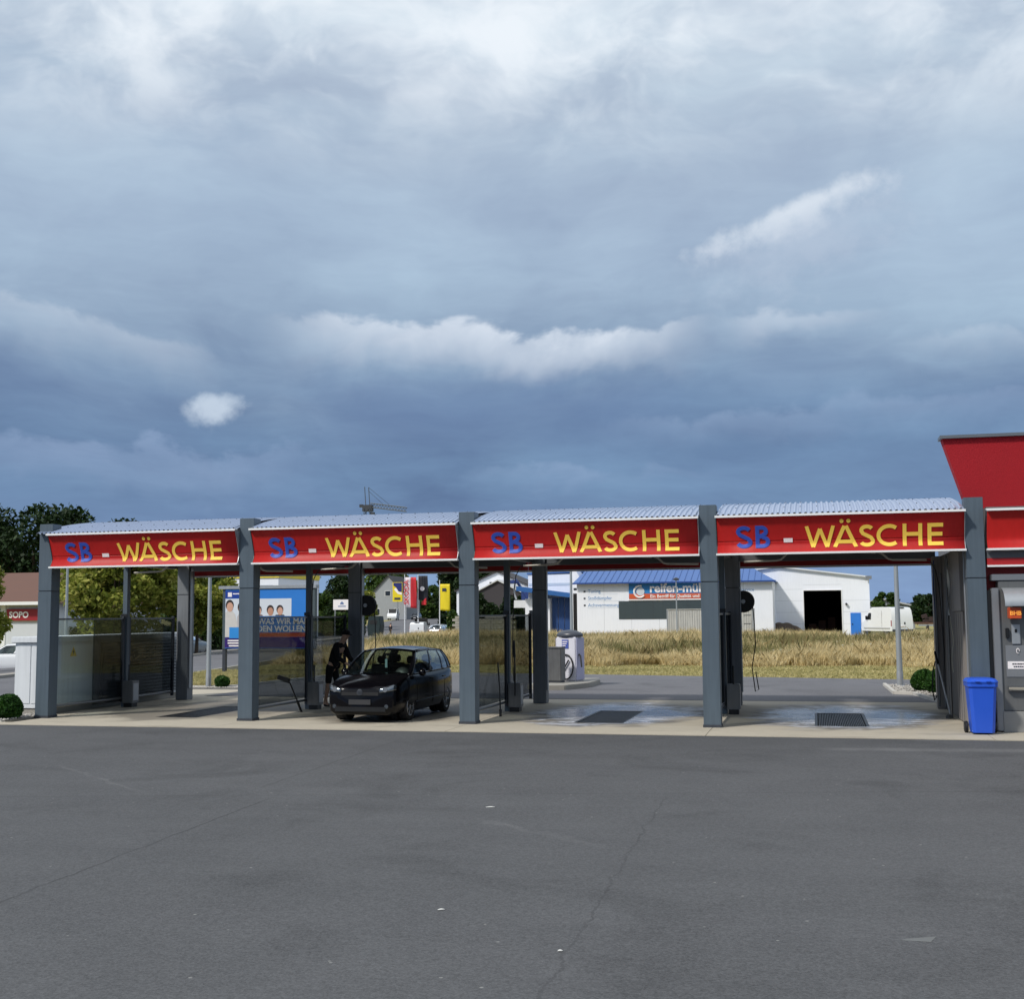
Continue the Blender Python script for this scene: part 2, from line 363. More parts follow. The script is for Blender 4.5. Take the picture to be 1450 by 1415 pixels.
def text(name, s, size, mat, parent, loc, rot=(PI/2, 0, 0), ext=.004, bold=.0, align='LEFT', sx=1.):
    cu = bpy.data.curves.new(name, 'FONT'); cu.body = s; cu.size = size; cu.extrude = ext; cu.offset = bold; cu.align_x = align; cu.resolution_u = 3
    t = bpy.data.objects.new(name, cu); C.objects.link(t)
    me = bpy.data.meshes.new_from_object(t.evaluated_get(bpy.context.evaluated_depsgraph_get())); bpy.data.objects.remove(t)
    me.materials.clear(); me.materials.append(mat); me.name = name
    o = bpy.data.objects.new(name, me); C.objects.link(o); o.location = loc; o.rotation_euler = rot; o.scale = (sx, 1, 1)
    if parent: o.parent = parent
    return o
def smooth(a, b, t):
    t = min(1, max(0, (t-a)/(b-a))); return t*t*(3-2*t)
# ------------------------------------------------------------------ terrain
def near_kerb(y): return -2.6-.205*y
def far_kerb(y): return near_kerb(y)-6.6
def H(x, y):
    t = far_kerb(y)-x
    h = -.9*smooth(.5, 7, t)*(1-smooth(60, 100, y))
    if x < -4: h += (-.55*smooth(92, 112, y)*(1-smooth(140, 190, y))+1.3*smooth(160, 240, y))*smooth(4, 14, -x)
    return h
# ------------------------------------------------------------------ setting: ground, street, slab
def sheet(name, poly, z, mat, thick=.05):
    return tag(MB().prism(poly, z-thick, z, 'z').build(name, mat), kind='structure')
def ground_mat():
    m = bpy.data.materials.new('dry_ground'); m.use_nodes = True; g = NG(m.node_tree); b = g.n['Principled BSDF']
    geo = g.new('ShaderNodeNewGeometry'); P = geo.outputs['Position']
    n = g.noise(P, .25, 5, .6); n2 = g.noise(P, 6., 4, .7)
    c = g.ramp(g.m('ADD', g.m('MULTIPLY', n, .6), g.m('MULTIPLY', n2, .4)), [(.3, rgb(112, 116, 62)), (.5, rgb(146, 138, 84)), (.7, rgb(172, 156, 106))], 'LINEAR')
    g.l.new(c, b.inputs['Base Color']); b.inputs['Roughness'].default_value = .95
    bn = g.new('ShaderNodeBump'); bn.inputs['Strength'].default_value = .7; bn.inputs['Distance'].default_value = .03
    g.l.new(n2, bn.inputs['Height']); g.l.new(bn.outputs[0], b.inputs['Normal']); return m
def make_ground():
    xs = sorted(set([-3000, -1500, -700, -400, -250, -180]+list(range(-140, 61, 4))+[80, 120, 200, 400, 800, 1500, 3000]))
    ys = sorted(set([-400, -200, -100, -50, -30]+list(range(-20, 121, 5))+list(range(130, 301, 10))+[400, 700, 1200, 2200, 4000]))
    w = len(ys)
    vs = [(x, y, H(x, y)-.10) for x in xs for y in ys]
    fs = [(i*w+j, (i+1)*w+j, (i+1)*w+j+1, i*w+j+1) for i in range(len(xs)-1) for j in range(w-1)]
    tag(MB().add(vs, fs).build('ground', ground_mat(), smooth=60), kind='structure')
    asf = asphalt('forecourt_asphalt', rgb(83, 84, 86), True); asr = asphalt('road_asphalt', rgb(108, 108, 112))
    sheet('forecourt', [(-40, -60), (60, -60), (60, -1.6), (-40, -1.40)], -.008, asf, .06)
    sheet('driveway', [(-3.6, 7.3), (45, 6.9), (45, 13.2), (19.6, 16.95), (8.3, 19.6), (3, 20.6), (-.4, 17), (-.9, 10.6), (-4.2, 10.2)], -.006, asr, .06)
    # street beside the site, following the terrain
    ysx = [-1.3, 2, 6]+list(range(10, 301, 5))
    def strip(name, fx0, fx1, dz, mat, y0=-1.3):
        m = MB(); yy = [y for y in ysx if y >= y0]
        vs = []
        for y in yy: vs += [(fx0(y), y, H(fx0(y), y)+dz), (fx1(y), y, H(fx1(y), y)+dz), (fx1(y), y, H(fx1(y), y)+dz-.2), (fx0(y), y, H(fx0(y), y)+dz-.2)]
        fs = []
        for i in range(len(yy)-1):
            a = 4*i; b = a+4
            for k in range(4): fs.append((a+k, a+(k+1) % 4, b+(k+1) % 4, b+k))
        fs += [(3, 2, 1, 0), (len(vs)-4, len(vs)-3, len(vs)-2, len(vs)-1)]
        return tag(m.add(vs, fs).build(name, mat, smooth=40), kind='structure')
    strip('street', far_kerb, near_kerb, -.03, asr)
    strip('kerb', near_kerb, lambda y: near_kerb(y)+.16, .07, grey_c, 6)
    strip('kerb', lambda y: far_kerb(y)-.16, far_kerb, .07, grey_c)
    strip('pavement', lambda y: far_kerb(y)-2.0, lambda y: far_kerb(y)-.165, .06, paint('paving', rgb(150, 144, 136), .9, var=.15, scale=4.))
    strip('parking_lot', lambda y: far_kerb(y)-16., lambda y: far_kerb(y)-2.2, -.02, asr)
make_ground()

def make_slab():
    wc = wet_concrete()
    root = empty('wash_slab', (0, 0, 0)); tag(root, kind='structure')
    edges = [-6., .16, S+.16, 2*S+.16, 3*S+.16, 4*S+.16, 34.]
    gx = [(2.48, 3.46), (S+2.4, S+3.38), (2*S+2.12, 2*S+3.10), (3*S+1.99, 3*S+2.97)]       # drain openings
    for i in range(6):
        x0, x1 = edges[i]+.006, edges[i+1]-.006
        y1 = -.95 if i == 0 else 7.0
        m = MB()
        if 1 <= i <= 4:
            a, b = gx[i-1]; q = .62
            m.box(x0, -1.45, -.3, a, 7.0, 0); m.box(b, -1.45, -.3, x1, 7.0, 0)
            m.box(a, -1.45, -.3, b, q, 0); m.box(a, q+3.02, -.3, b, 7.0, 0)
        else: m.box(x0, -1.45, -.3, x1, y1, 0)
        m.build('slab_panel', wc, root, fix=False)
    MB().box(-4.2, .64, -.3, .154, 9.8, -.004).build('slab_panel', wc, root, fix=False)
    lbl = ['dark drain grate in the floor of the bay beside the transformer kiosk', 'drain grate in the floor under the black car',
           'wet drain grate in the bay in front of the vacuum cleaner', 'drain grate in the bay whose end the open warehouse shows through']
    dk = paint('grate_steel', rgb(52, 52, 54), .45, .6, var=.2, scale=9.)
    for i, (a, b) in enumerate(gx):
        r = empty('drain_grate', (a, .62, -.06), 0, lbl[i], 'grate', 'drain grates in the wash bays')
        w = b-a
        f = MB(); f.box(.004, .004, 0, .05, 3.016, .056); f.box(w-.05, .004, 0, w-.004, 3.016, .056); f.box(.051, .004, 0, w-.051, .05, .056); f.box(.051, 2.97, 0, w-.051, 3.016, .056)
        f.build('frame', dk, r)
        g = MB()
        for k in range(1, 27): x = .05+(w-.1)*k/27; g.box(x-.008, .051, .008, x+.008, 2.969, .05)
        for k in range(1, 25): y = .05+2.92*k/25; g.box(.052, y-.004, .012, w-.052, y+.004, .042)
        tag(g.build('bar_grid', dk, r), kind='stuff')
        MB().box(.01, .01, -.22, w-.01, 3.01, -.2).build('sump_floor', dark_in, r)
make_slab()

def pebbles(name, poly, n, z, label):
    xs = [p[0] for p in poly]; ys = [p[1] for p in poly]
    def inside(x, y):
        c = False; j = len(poly)-1
        for i in range(len(poly)):
            if (poly[i][1] > y) != (poly[j][1] > y) and x < (poly[j][0]-poly[i][0])*(y-poly[i][1])/(poly[j][1]-poly[i][1])+poly[i][0]: c = not c
            j = i
        return c
    V = []; Fc = []
    base = [(1,0,0),(-1,0,0),(0,1,0),(0,-1,0),(0,0,1),(0,0,-1)]; bf = [(0,2,4),(2,1,4),(1,3,4),(3,0,4),(2,0,5),(1,2,5),(3,1,5),(0,3,5)]
    k = 0
    while k < n:
        x, y = random.uniform(min(xs), max(xs)), random.uniform(min(ys), max(ys))
        if not inside(x, y): continue
        s = random.uniform(.016, .042); a = random.uniform(0, PI); q = random.uniform(.6, 1.)
        o = len(V)
        for (px, py, pz) in base:
            X = px*s*math.cos(a)-py*s*q*math.sin(a); Yy = px*s*math.sin(a)+py*s*q*math.cos(a)
            V.append((x+X, y+Yy, z+random.uniform(0, .012)+pz*s*.7))
        Fc += [tuple(o+t for t in f) for f in bf]; k += 1
    m = paint('pebble', rgb(176, 172, 166), .85, var=.35, scale=22.)
    o = MB().add(V, Fc).build(name, m, fix=False); tag(o, label, 'gravel', kind='stuff')
    sheet('gravel_bed', poly, z-.01, paint('gravel_base', rgb(140, 136, 130), .95, var=.3, scale=40., bump=.6))
GR = [(18.0, 13.8), (18.05, 10.1), (18.5, 9.85), (18.86, 7.08), (24, 7.08), (24, 13.3)]
GL = [(-3.0, -.88), (-.06, -.9), (-.06, .62), (-3.1, .62)]
pebbles('gravel', GR, 3600, .03, 'pale grey gravel in the bed at the foot of the lamp post and two round bushes')
pebbles('gravel', GL, 1500, .03, 'pale grey gravel round the clipped bush in front of the kiosk')
pebbles('gravel', [(-2.6, 9.9), (-.3, 10.1), (-.3, 10.9), (-2.6, 10.7)], 900, .03, 'gravel round the small bush below the billboard')
def kerb_stones(pts, w=.10, h=.07):
    for (a, b) in zip(pts[:-1], pts[1:]):
        a = Vector((*a, 0)); b = Vector((*b, 0)); L = (b-a).length; n = max(1, round(L/1.0)); ang = math.atan2(b.y-a.y, b.x-a.x)
        for k in range(n):
            p = a+(b-a)*(k/n)
            o = MB().box(.006, -w/2, -.1, L/n-.006, w/2, h).build('edging_stone', paint('edging', rgb(190, 187, 180), .8, var=.12, scale=5.), edging, bevel=.01)
            o.location = p; o.rotation_euler = (0, 0, ang)
edging = empty('edging'); tag(edging, kind='structure')
kerb_stones([(18.0, 13.8), (18.05, 10.05), (18.5, 9.8), (18.86, 7.08)]); kerb_stones([(-4.2, 10.15), (-.9, 10.55), (-.4, 17.), (3, 20.6)])
kerb_stones([(-6, -.92), (-.1, -.92)], .06, .02)

# ------------------------------------------------------------------ canopy
def rz_profile(t): return 3.90+.415*math.sin(PI*t)**.85            # roof arch, t from front to rear eave
def make_canopy():
    root = empty('wash_canopy', (0, 0, 0), 0, 'grey steel wash canopy of four bays with arched corrugated roof', 'canopy')
    for row, (y0, y1, zt) in enumerate(((0, .31, 4.12), (5.55, 5.85, 3.75))):
        for i in range(5):
            if row == 1 and i == 4: continue
            x = i*S+(0 if row == 0 else (.19 if i < 3 else .06))
            core = MB().box(.012, .012, .0, .308, y1-y0-.012, zt-.02).build('column', slate_dk, root); core.location = (x, y0, 0)
            mat = slate if row == 0 else paint('rear_column', rgb(122, 126, 131), .5, var=.1, scale=3., streak=.22)
            for (za, zb) in ((.006, 2.672), (2.688, zt)):
                MB().box(0, 0, za, .32, y1-y0, zb).build('cladding_panel', mat, core, bevel=.006)
            if row == 0: MB().box(-.01, -.012, .0, .33, y1-y0+.012, .05).build('base_plate', slate_dk, core)
            else:
                MB().box(.325, .05, .3, .35, .16, 3.4).build('downpipe', galv, core)
    roofm = paint('roof_sheet', rgb(178, 190, 214), .33, .45, var=.07, scale=2., streak=.05)
    for i in range(4):
        x0 = i*S+(.02 if i == 0 else .325); x1 = (i+1)*S-.005; n = int((x1-x0)/.098)
        def f(u, v, x0=x0, x1=x1, n=n):
            ph = u*n % 1.; hgt = .03*(smooth(0, .22, ph)-smooth(.5, .72, ph))
            return (x0+(x1-x0)*u, -.14+6.3*v, rz_profile(v)+hgt)
        MB().grid(f, n*6, 18).build('roof_sheet', roofm, root, solid=.004, fix=False)
        # fixing screws in rows over the sheet
        scr = MB()
        for v in (.10, .24, .38):
            for k in range(n):
                if k % 3: continue
                u = (k+.36)/n; p = f(u, v); scr.box(p[0]-.009, p[1]-.009, p[2], p[0]+.009, p[1]+.009, p[2]+.009)
        tag(scr.build('fixing_screw', slate_dk, root, fix=False), kind='stuff')
        MB().box(i*S+.325, .04, 3.24, (i+1)*S-.005, .28, 3.84).build('front_beam', slate_dk, root)
        MB().box(i*S+.325, 5.6, 3.28, (i+1)*S-.005, 5.8, 3.62).build('rear_beam', paint('beam_grey', rgb(92, 94, 98), .5, var=.1), root)
        fx1 = (i+1)*S
        MB().grid(lambda u, v, a=i*S, b=fx1: (a+.003+(b-a-.006)*u, 6.02+.16*v**2, 3.17+.72*v), 2, 8).build('rear_fascia', red_dk, root, solid=.02)
        MB().box(i*S+.003, 5.98, 3.13, fx1-.003, 6.06, 3.168).build('fascia_trim', white_trim, root)
        for yy in (1.9, 3.9): MB().box(i*S+.325, yy-.04, 3.72, (i+1)*S-.005, yy+.04, 3.84).build('purlin', slate_dk, root)
        # fluorescent light housings under the roof
    for i in range(5):
        MB().box(i*S+.06, .315, 3.44, i*S+.26, 5.545, 3.70).build('cross_beam', slate_dk, root)
        if i < 4: MB().box(i*S+.10, .4, 3.34, i*S+.22, 5.5, 3.44).build('cable_tray', steel, root)
    # ceiling liner so that the bays are dark inside
    for i in range(4): MB().grid(lambda u, v, a=i*S+.33, b=(i+1)*S-.01: (a+(b-a)*u, -.05+6.0*v, rz_profile(.02+.96*v)-.05), 2, 14).build('ceiling_liner', paint('liner', rgb(120, 124, 130), .6), root, solid=.01)
make_canopy()

# ------------------------------------------------------------------ signs with letters
def sy(z):
    return -.20*max(0, (z-3.36)/.52)**1.25 if z > 3.36 else -.085*((3.36-z)/.17)**1.5
def arc(cx, cz, rx, rz, a0, a1, n=18): return [(cx+rx*math.cos(R(a0+(a1-a0)*k/n)), cz+rz*math.sin(R(a0+(a1-a0)*k/n))) for k in range(n+1)]
def letter_strokes(ch, w, h=.168):
    """strokes in a unit-height box of width w, stroke width h"""
    q = h/2
    if ch == 'E': return h, [[(q, 0), (q, 1)], [(h, 1-q), (w, 1-q)], [(h, .52), (w*.95, .52)], [(h, q), (w, q)]]
    if ch == 'H': return h, [[(q, 0), (q, 1)], [(w-q, 0), (w-q, 1)], [(h, .54), (w-h, .54)]]
    if ch == 'A': return h, [[(q*.8, 0), (w/2-.035, .97)], [(w-q*.8, 0), (w/2+.035, .97)], [(w*.22, .26), (w*.78, .26)]]
    if ch == 'W': return h*.95, [[(q, 1), (w*.27, .03)], [(w*.27, .03), (w*.5, .86)], [(w*.5, .86), (w*.73, .03)], [(w*.73, .03), (w-q, 1)]]
    if ch == 'C':
        return h, [arc(w*.60, .5, w*.60-q, .5-q, 52, 308, 30)]
    if ch == 'S':
        a = arc(w*.5, .745, w*.46-q*.9, .255-q, 28, 200, 16); b = arc(w*.5, .265, w*.5-q, .265-q, 20, -158, 16)
        mid = [(w*.26, .60), (w*.5, .515), (w*.76, .42)]
        return h, [a[:-1]+mid+b[1:]]
    if ch == 'B':
        u = [(h, 1-q), (w*.45, 1-q)]+arc(w*.45, .755, w*.42-q, .245-q, 80, -80, 12)+[(w*.45, .545), (h, .545)]
        l = [(h, .515), (w*.5, .515)]+arc(w*.5, .275, w*.5-q, .275-q, 80, -80, 12)+[(w*.5, q), (h, q)]
        return h, [[(q, 0), (q, 1)], u, l]
def letter(ch, x, z, w, hgt, mat, parent, extra=0., off=.006, name='letter', th=.168):
    h, st = letter_strokes(ch, w/hgt, th); hw = (h/2+extra); m = MB()
    for si, path in enumerate(st):
        pts = []
        for a, b in zip(path[:-1], path[1:]):            # resample so that strokes follow the curved sheet
            L = math.hypot(b[0]-a[0], b[1]-a[1]); k = max(1, int(L/.08))
            pts += [(a[0]+(b[0]-a[0])*t/k, a[1]+(b[1]-a[1])*t/k) for t in range(k)]
        pts.append(path[-1]); L = len(pts); o = off+si*.0009; left = []; right = []
        for i, p in enumerate(pts):
            a = pts[max(0, i-1)]; b = pts[min(L-1, i+1)]; dx, dz = b[0]-a[0], b[1]-a[1]; l = math.hypot(dx, dz) or 1
            nx, nz = -dz/l, dx/l
            e = 0.
            if extra: e = -extra if i == 0 else (extra if i == L-1 else 0)
            q = (p[0]+dx/l*e, p[1]+dz/l*e)
            left.append((q[0]+nx*hw, q[1]+nz*hw)); right.append((q[0]-nx*hw, q[1]-nz*hw))
        vs = []
        for (l_, r_) in zip(left, right):
            for (ux, uz) in (l_, r_):
                uz = min(1+extra, max(-extra, uz)); zz = z+uz*hgt; vs.append((x+ux*hgt, sy(zz)-o, zz))
        fs = [(2*i, 2*i+1, 2*i+3, 2*i+2) for i in range(L-1)]
        m.add(vs, fs)
    return m.build(name, mat, parent, solid=-.002, fix=False)
def make_sign(i, label):
    x0 = i*S+.318; W = S-.322
    root = empty('wash_sign', (x0, 0, 3.15), 0, label, 'sign', 'red SB - WÄSCHE signs along the canopy')
    def put(o): o.location = (0, 0, -3.15); return o
    for (za, zb) in ((3.19, 3.4094), (3.4106, 3.87)):
        put(MB().grid(lambda u, v: (W*u, sy(za+(zb-za)*v), za+(zb-za)*v), 6, 16).build('sign_panel', red, root, smooth=60, solid=.01, fix=False))
    put(MB().box(.02, .012, 3.2, W-.02, .030, 3.86).build('sign_back', red_dk, root))
    put(MB().prism([(-.235, 3.855), (-.235, 3.895), (-.1, 3.90), (-.1, 3.878), (-.20, 3.872)], -.012, W+.006, 'x').build('top_trim', white_trim, root))
    put(MB().prism([(-.115, 3.165), (-.115, 3.20), (-.06, 3.20), (.02, 3.185), (.02, 3.165)], -.006, W+.004, 'x').build('bottom_trim', white_trim, root))
    prof = [(sy(3.2+.66*k/14)-.006, 3.2+.66*k/14) for k in range(15)]
    for (a, b) in ((0., .012), (W-.012, W)):
        put(MB().prism(prof+[(.02, 3.86), (.02, 3.2)], a, b, 'x').build('end_cap', galv if a else slate_dk, root))
    for ch, x, w in (('S', .36, .29), ('B', .72, .25)):
        e = put(letter(ch, x, 3.295, w, .395, blue_edge, root, .022, .004, 'letter_edge', .155))
        put(letter(ch, x, 3.295, w, .395, blue_l, root, 0., .010, th=.155))
    put(MB().grid(lambda u, v: (1.22+.16*u, sy(3.385+.075*v)-.006, 3.385+.075*v), 1, 3).build('dash', white_l, root, solid=-.002, fix=False))
    for ch, x, w in (('W', 1.60, .54), ('A', 2.10, .43), ('S', 2.555, .275), ('C', 2.86, .37), ('H', 3.31, .335), ('E', 3.735, .265)):
        L = put(letter(ch, x, 3.275, w, .395, yellow_l, root))
        if ch == 'A':
            for dx in (.135, .255):
                d = MB(); n = 14; vs = [(x+dx+.02, sy(3.745)-.007, 3.745)]
                vs += [(x+dx+.02+.036*math.cos(2*PI*k/n), sy(3.745+.036*math.sin(2*PI*k/n))-.007, 3.745+.036*math.sin(2*PI*k/n)) for k in range(n)]
                d.add(vs, [(0, 1+k, 1+(k+1) % n) for k in range(n)]).build('umlaut_dot', yellow_l, L, solid=-.002, fix=False)
make_sign(0, 'red SB - WÄSCHE sign over the bay beside the transformer kiosk')
make_sign(1, 'red SB - WÄSCHE sign over the bay with the black car')
make_sign(2, 'red SB - WÄSCHE sign over the bay in front of the vacuum cleaner')
make_sign(3, 'red SB - WÄSCHE sign adjoining the red wash hall')

# ------------------------------------------------------------------ glass screens between the bays
smoke = tinted('smoked_glass', (.47, .49, .495, 1), .016); clear = tinted('clear_glass', (.86, .90, .90, 1), .012)
def make_screen(i, label):
    x = i*S+.16
    r = empty('glass_screen', (x, 0, 0), 0, label, 'screen', 'glass screens between wash bays')
    for (y0, y1) in ((.36, 3.12), (3.32, 5.45)):
        if i == 0 and y0 < 1:                 # the first pane beside the kiosk door is clear, the rest is smoked
            MB().box(-.006, y0, .26, .006, 1.90, 2.06).build('glass_pane', clear, r); MB().box(-.012, 1.88, .14, .012, y1, 2.06).build('glass_pane', smoke, r)
        else: MB().box(-.006, y0, .26, .006, y1, 2.06).build('glass_pane', smoke, r)
        MB().box(-.022, y0, 2.062, .022, y1, 2.10).build('top_rail', steel, r)
        MB().tube([(0, y0, .21), (0, y1, .21)], .03, 8).build('bottom_rail', steel, r, smooth=50)
        for yy in (y0+.03, y1-.03): MB().box(-.03, yy-.03, .12, .03, yy+.03, 2.13).build('clamp_post', slate_dk, r)
    p = MB().box(-.06, 3.15, 0, .06, 3.28, 3.335).build('post', slate, r, bevel=.006)
    MB().box(-.075, 3.10, 2.11, .075, 3.148, 2.19).build('bracket', blackp, p)
    b = MB().box(.062, 3.0, .10, .33, 3.30, .62).build('lance_box', steel, r, bevel=.01)
    MB().box(.09, 3.03, 0, .30, 3.27, .097).build('foot', blackp, b)
    MB().box(.332, 3.04, .16, .336, 3.26, .56).build('door', galv, b)
    # lance holder tube standing in the box
    MB().tube([(.2, 3.06, .623), (.2, 3.07, 1.0)], .02, 8).build('lance_holder', blackp, b)
    return r
make_screen(0, 'smoked glass screen beside the transformer kiosk')
make_screen(1, 'smoked glass screen in front of the billboard')
make_screen(2, 'smoked glass screen beside the right flank of the black car')
make_screen(3, 'smoked glass screen nearest the red wash hall')

def hose(a, b, sag, n=14):
    a = Vector(a); b = Vector(b); return [a+(b-a)*(k/n)+Vector((0, 0, -sag*4*(k/n)*(1-k/n))) for k in range(n+1)]
def make_boom(x, side, y, label, hosed):
    """ceiling boom: swivel under the roof, cranked tube towards the screen, hose from its end"""
    s = side
    r = empty('spray_boom', (x+s*1.45, y, 3.32), 0, label, 'boom', 'cranked spray booms under the canopy')
    MB().lathe([(.05, -.02), (.06, .0), (.06, .08), (.03, .12), (.03, .40)], 14).build('swivel', slate_dk, r, smooth=40)
    bt = paint('boom_tube', rgb(196, 192, 184), .45, .2, var=.1)
    MB().tube([(s*.35, 0, .02), (0, 0, 0), (-s*.08, 0, -.02), (-s*.20, 0, -.13), (-s*.28, 0, -.15), (-s*.95, 0, -.17)], .022, 8).build('boom_tube', bt, r, smooth=60)
    if hosed:
        MB().tube([(-s*.95, 0, -.17), (-s*1.03, .0, -.21), (-s*1.12, 0, -.38), (-s*1.17, .02, -.7), (-s*1.2, .04, -1.3), (-s*1.22, .05, -2.0), (-s*1.2, .05, -2.65)], .010, 6).build('hose', black, r, smooth=60)
bl = ['bay beside the transformer kiosk', 'bay with the black car', 'bay before the vacuum cleaner', 'bay adjoining the red wash hall']
for i in range(4):
    make_boom(i*S+.16, 1, 2.7, 'cranked spray boom on the kiosk side of the '+bl[i], i in (1, 2))
    make_boom((i+1)*S+(.16 if i < 3 else .12), -1, 3.4, 'cranked spray boom on the hall side of the '+bl[i], i == 3)
def make_reel(i, label):
    r = empty('hose_reel', (i*S+(.62 if i == 1 else .46), 5.7, 2.36), 0, label, 'hose reel', 'black hose reels on rear columns')
    Mx = Matrix.Rotation(PI/2, 3, 'X')
    MB().lathe([(.02, -.07), (.24, -.07), (.255, -.05), (.255, -.03), (.12, -.02), (.12, .02), (.255, .03), (.255, .05), (.24, .07), (.02, .07)], 28, M=Mx).build('drum', black, r, smooth=35)
    MB().lathe([(.01, .072), (.05, .072), (.05, .10), (.01, .10)], 12, M=Mx).build('hub', galv, r)
    MB().box(-.06, .08, -.05, .0, .14, .05).build('bracket', slate_dk, r)
    MB().tube([(.2, 0, .0), (.235, -.01, -.5), (.25, -.02, -1.0), (.16, -.02, -1.5), (.22, -.04, -2.05), (.3, -.05, -2.0), (.24, -.04, -1.6)], .012, 6).build('hose', black, r, smooth=60)
make_reel(1, 'black hose reel on the rear column behind the black car'); make_reel(3, 'black hose reel on the rear column before the tyre shop')
def make_lance(name, loc, pts, label, brush=True, m=None):
    r = empty(name, loc, 0, label, 'lance')
    MB().tube(pts, .016, 8).build('shaft', m or blackp, r, smooth=50)
    t = Vector(pts[-1]); d = (t-Vector(pts[-2])).normalized()
    MB().tube([t-d*.02, t+d*.02, t+d*.34], .03, 8, .024).build('grip', black, r, smooth=50)
    if brush: MB().box(-.14, -.05, .0, .14, .05, .09, Matrix.Translation(pts[0]) @ Matrix.Rotation(.3, 4, 'Y')).build('head', black, r, bevel=.012)
    return r
make_lance('wash_brush', (S+.34, 2.3, 0), [(-.05, -.75, .72), (.0, -.5, .66), (.03, -.15, .22)], 'black wash brush leaning upside down on the screen before the billboard')
make_lance('spray_lance', (2*S+.40, 2.9, 0), [(0, 0, .35), (.0, .02, .9), (-.02, .06, 1.2)], 'black spray lance standing in its box on the screen near the vacuum', False)
make_lance('wash_brush', (2*S+.30, 1.9, 0), [(-.07, .2, 1.1), (.02, .0, .55), (.05, -.08, .12)], 'thin wash brush leaning at the smoked screen left of the wet bay', False)
make_lance('spray_lance', (4*S-.16, 4.3, 0), [(.12, -.9, .03), (.06, -.5, .5), (0, 0, 1.0)], 'bright steel spray lance leaning by the hall side of its bay', False, paint('lance_steel', rgb(226, 228, 230), .3, .2))

# end of the row: cladding, cabinet and pipes against the wash hall
def make_end_wall():
    x = 4*S
    r = empty('equipment_wall', (x, 0, 0), 0, 'grey equipment wall with cabinets and pipes closing the bay at the red hall', 'wall')
    MB().box(-.02, .34, .03, .0, .37, 3.2).build('edge_strip', galv, r)
    c = MB().box(-.02, 1.0, 2.10, .3, 2.5, 3.30).build('upper_cabinet', warm_grey, r, bevel=.008)
    lo = MB().box(.02, 1.1, .02, .3, 2.45, 2.09).build('lower_panel', warm_grey, r, bevel=.008)
    for k in range(1, 4): MB().box(.016, 1.1+k*.34, .05, .022, 1.112+k*.34, 2.06).build('panel_joint', slate_dk, lo)
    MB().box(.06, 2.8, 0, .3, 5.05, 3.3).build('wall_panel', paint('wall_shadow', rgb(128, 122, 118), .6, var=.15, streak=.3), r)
    MB().box(-.12, 5.1, 0, .10, 5.4, 3.3).build('rear_post', warm_grey, r, bevel=.006); MB().box(.12, 5.31, 0, .28, 5.5, 3.3).build('rear_post', slate, r)
    MB().box(-.10, 5.02, 1.15, .06, 5.095, 2.65).build('control_box', warm_grey, r)
    for k, (px, py, z0, z1) in enumerate(((-.09, 2.65, 0, 3.2), (-.14, 4.4, .1, 3.1), (-.06, 4.0, .1, 2.9))):
        MB().tube([(px, py, z0), (px, py, z1)], .022+.008*(k == 0), 8).build('pipe', steel, r, smooth=50)
    MB().tube([(-.09, 2.65, .02), (-.14, 2.62, .02), (-.17, 2.6, .02)], .06, 8).build('pipe_foot', steel, r)
    MB().grid(lambda u, v: (-.06-.05*math.sin(9*v+3*u)*.4, 2.52+.16*u+.04*math.sin(7*v), 2.02+1.15*v), 3, 14).build('plastic_sheet', paint('torn_plastic', rgb(214, 222, 224), .3, var=.1), r, solid=.004)
    MB().grid(lambda u, v: (-.03-.02*math.sin(8*v), 2.53+.07*u, .9+1.1*v), 2, 10).build('plastic_sheet', paint('torn_plastic2', rgb(190, 190, 170), .4, var=.15), r, solid=.004)
    MB().tube([(-.10, 4.95, 1.0), (-.16, 4.9, 1.02), (-.22, 4.85, .8), (-.24, 4.85, .4), (-.20, 4.88, .2), (-.15, 4.9, .3)], .014, 6).build('hose', black, r, smooth=60)
    MB().tube([(-.1, 5.0, 3.2), (-.13, 4.98, 2.6), (-.07, 4.98, 1.2)], .012, 6).build('hose', paint('blue_hose', rgb(30, 60, 130), .5), r, smooth=60)
make_end_wall()
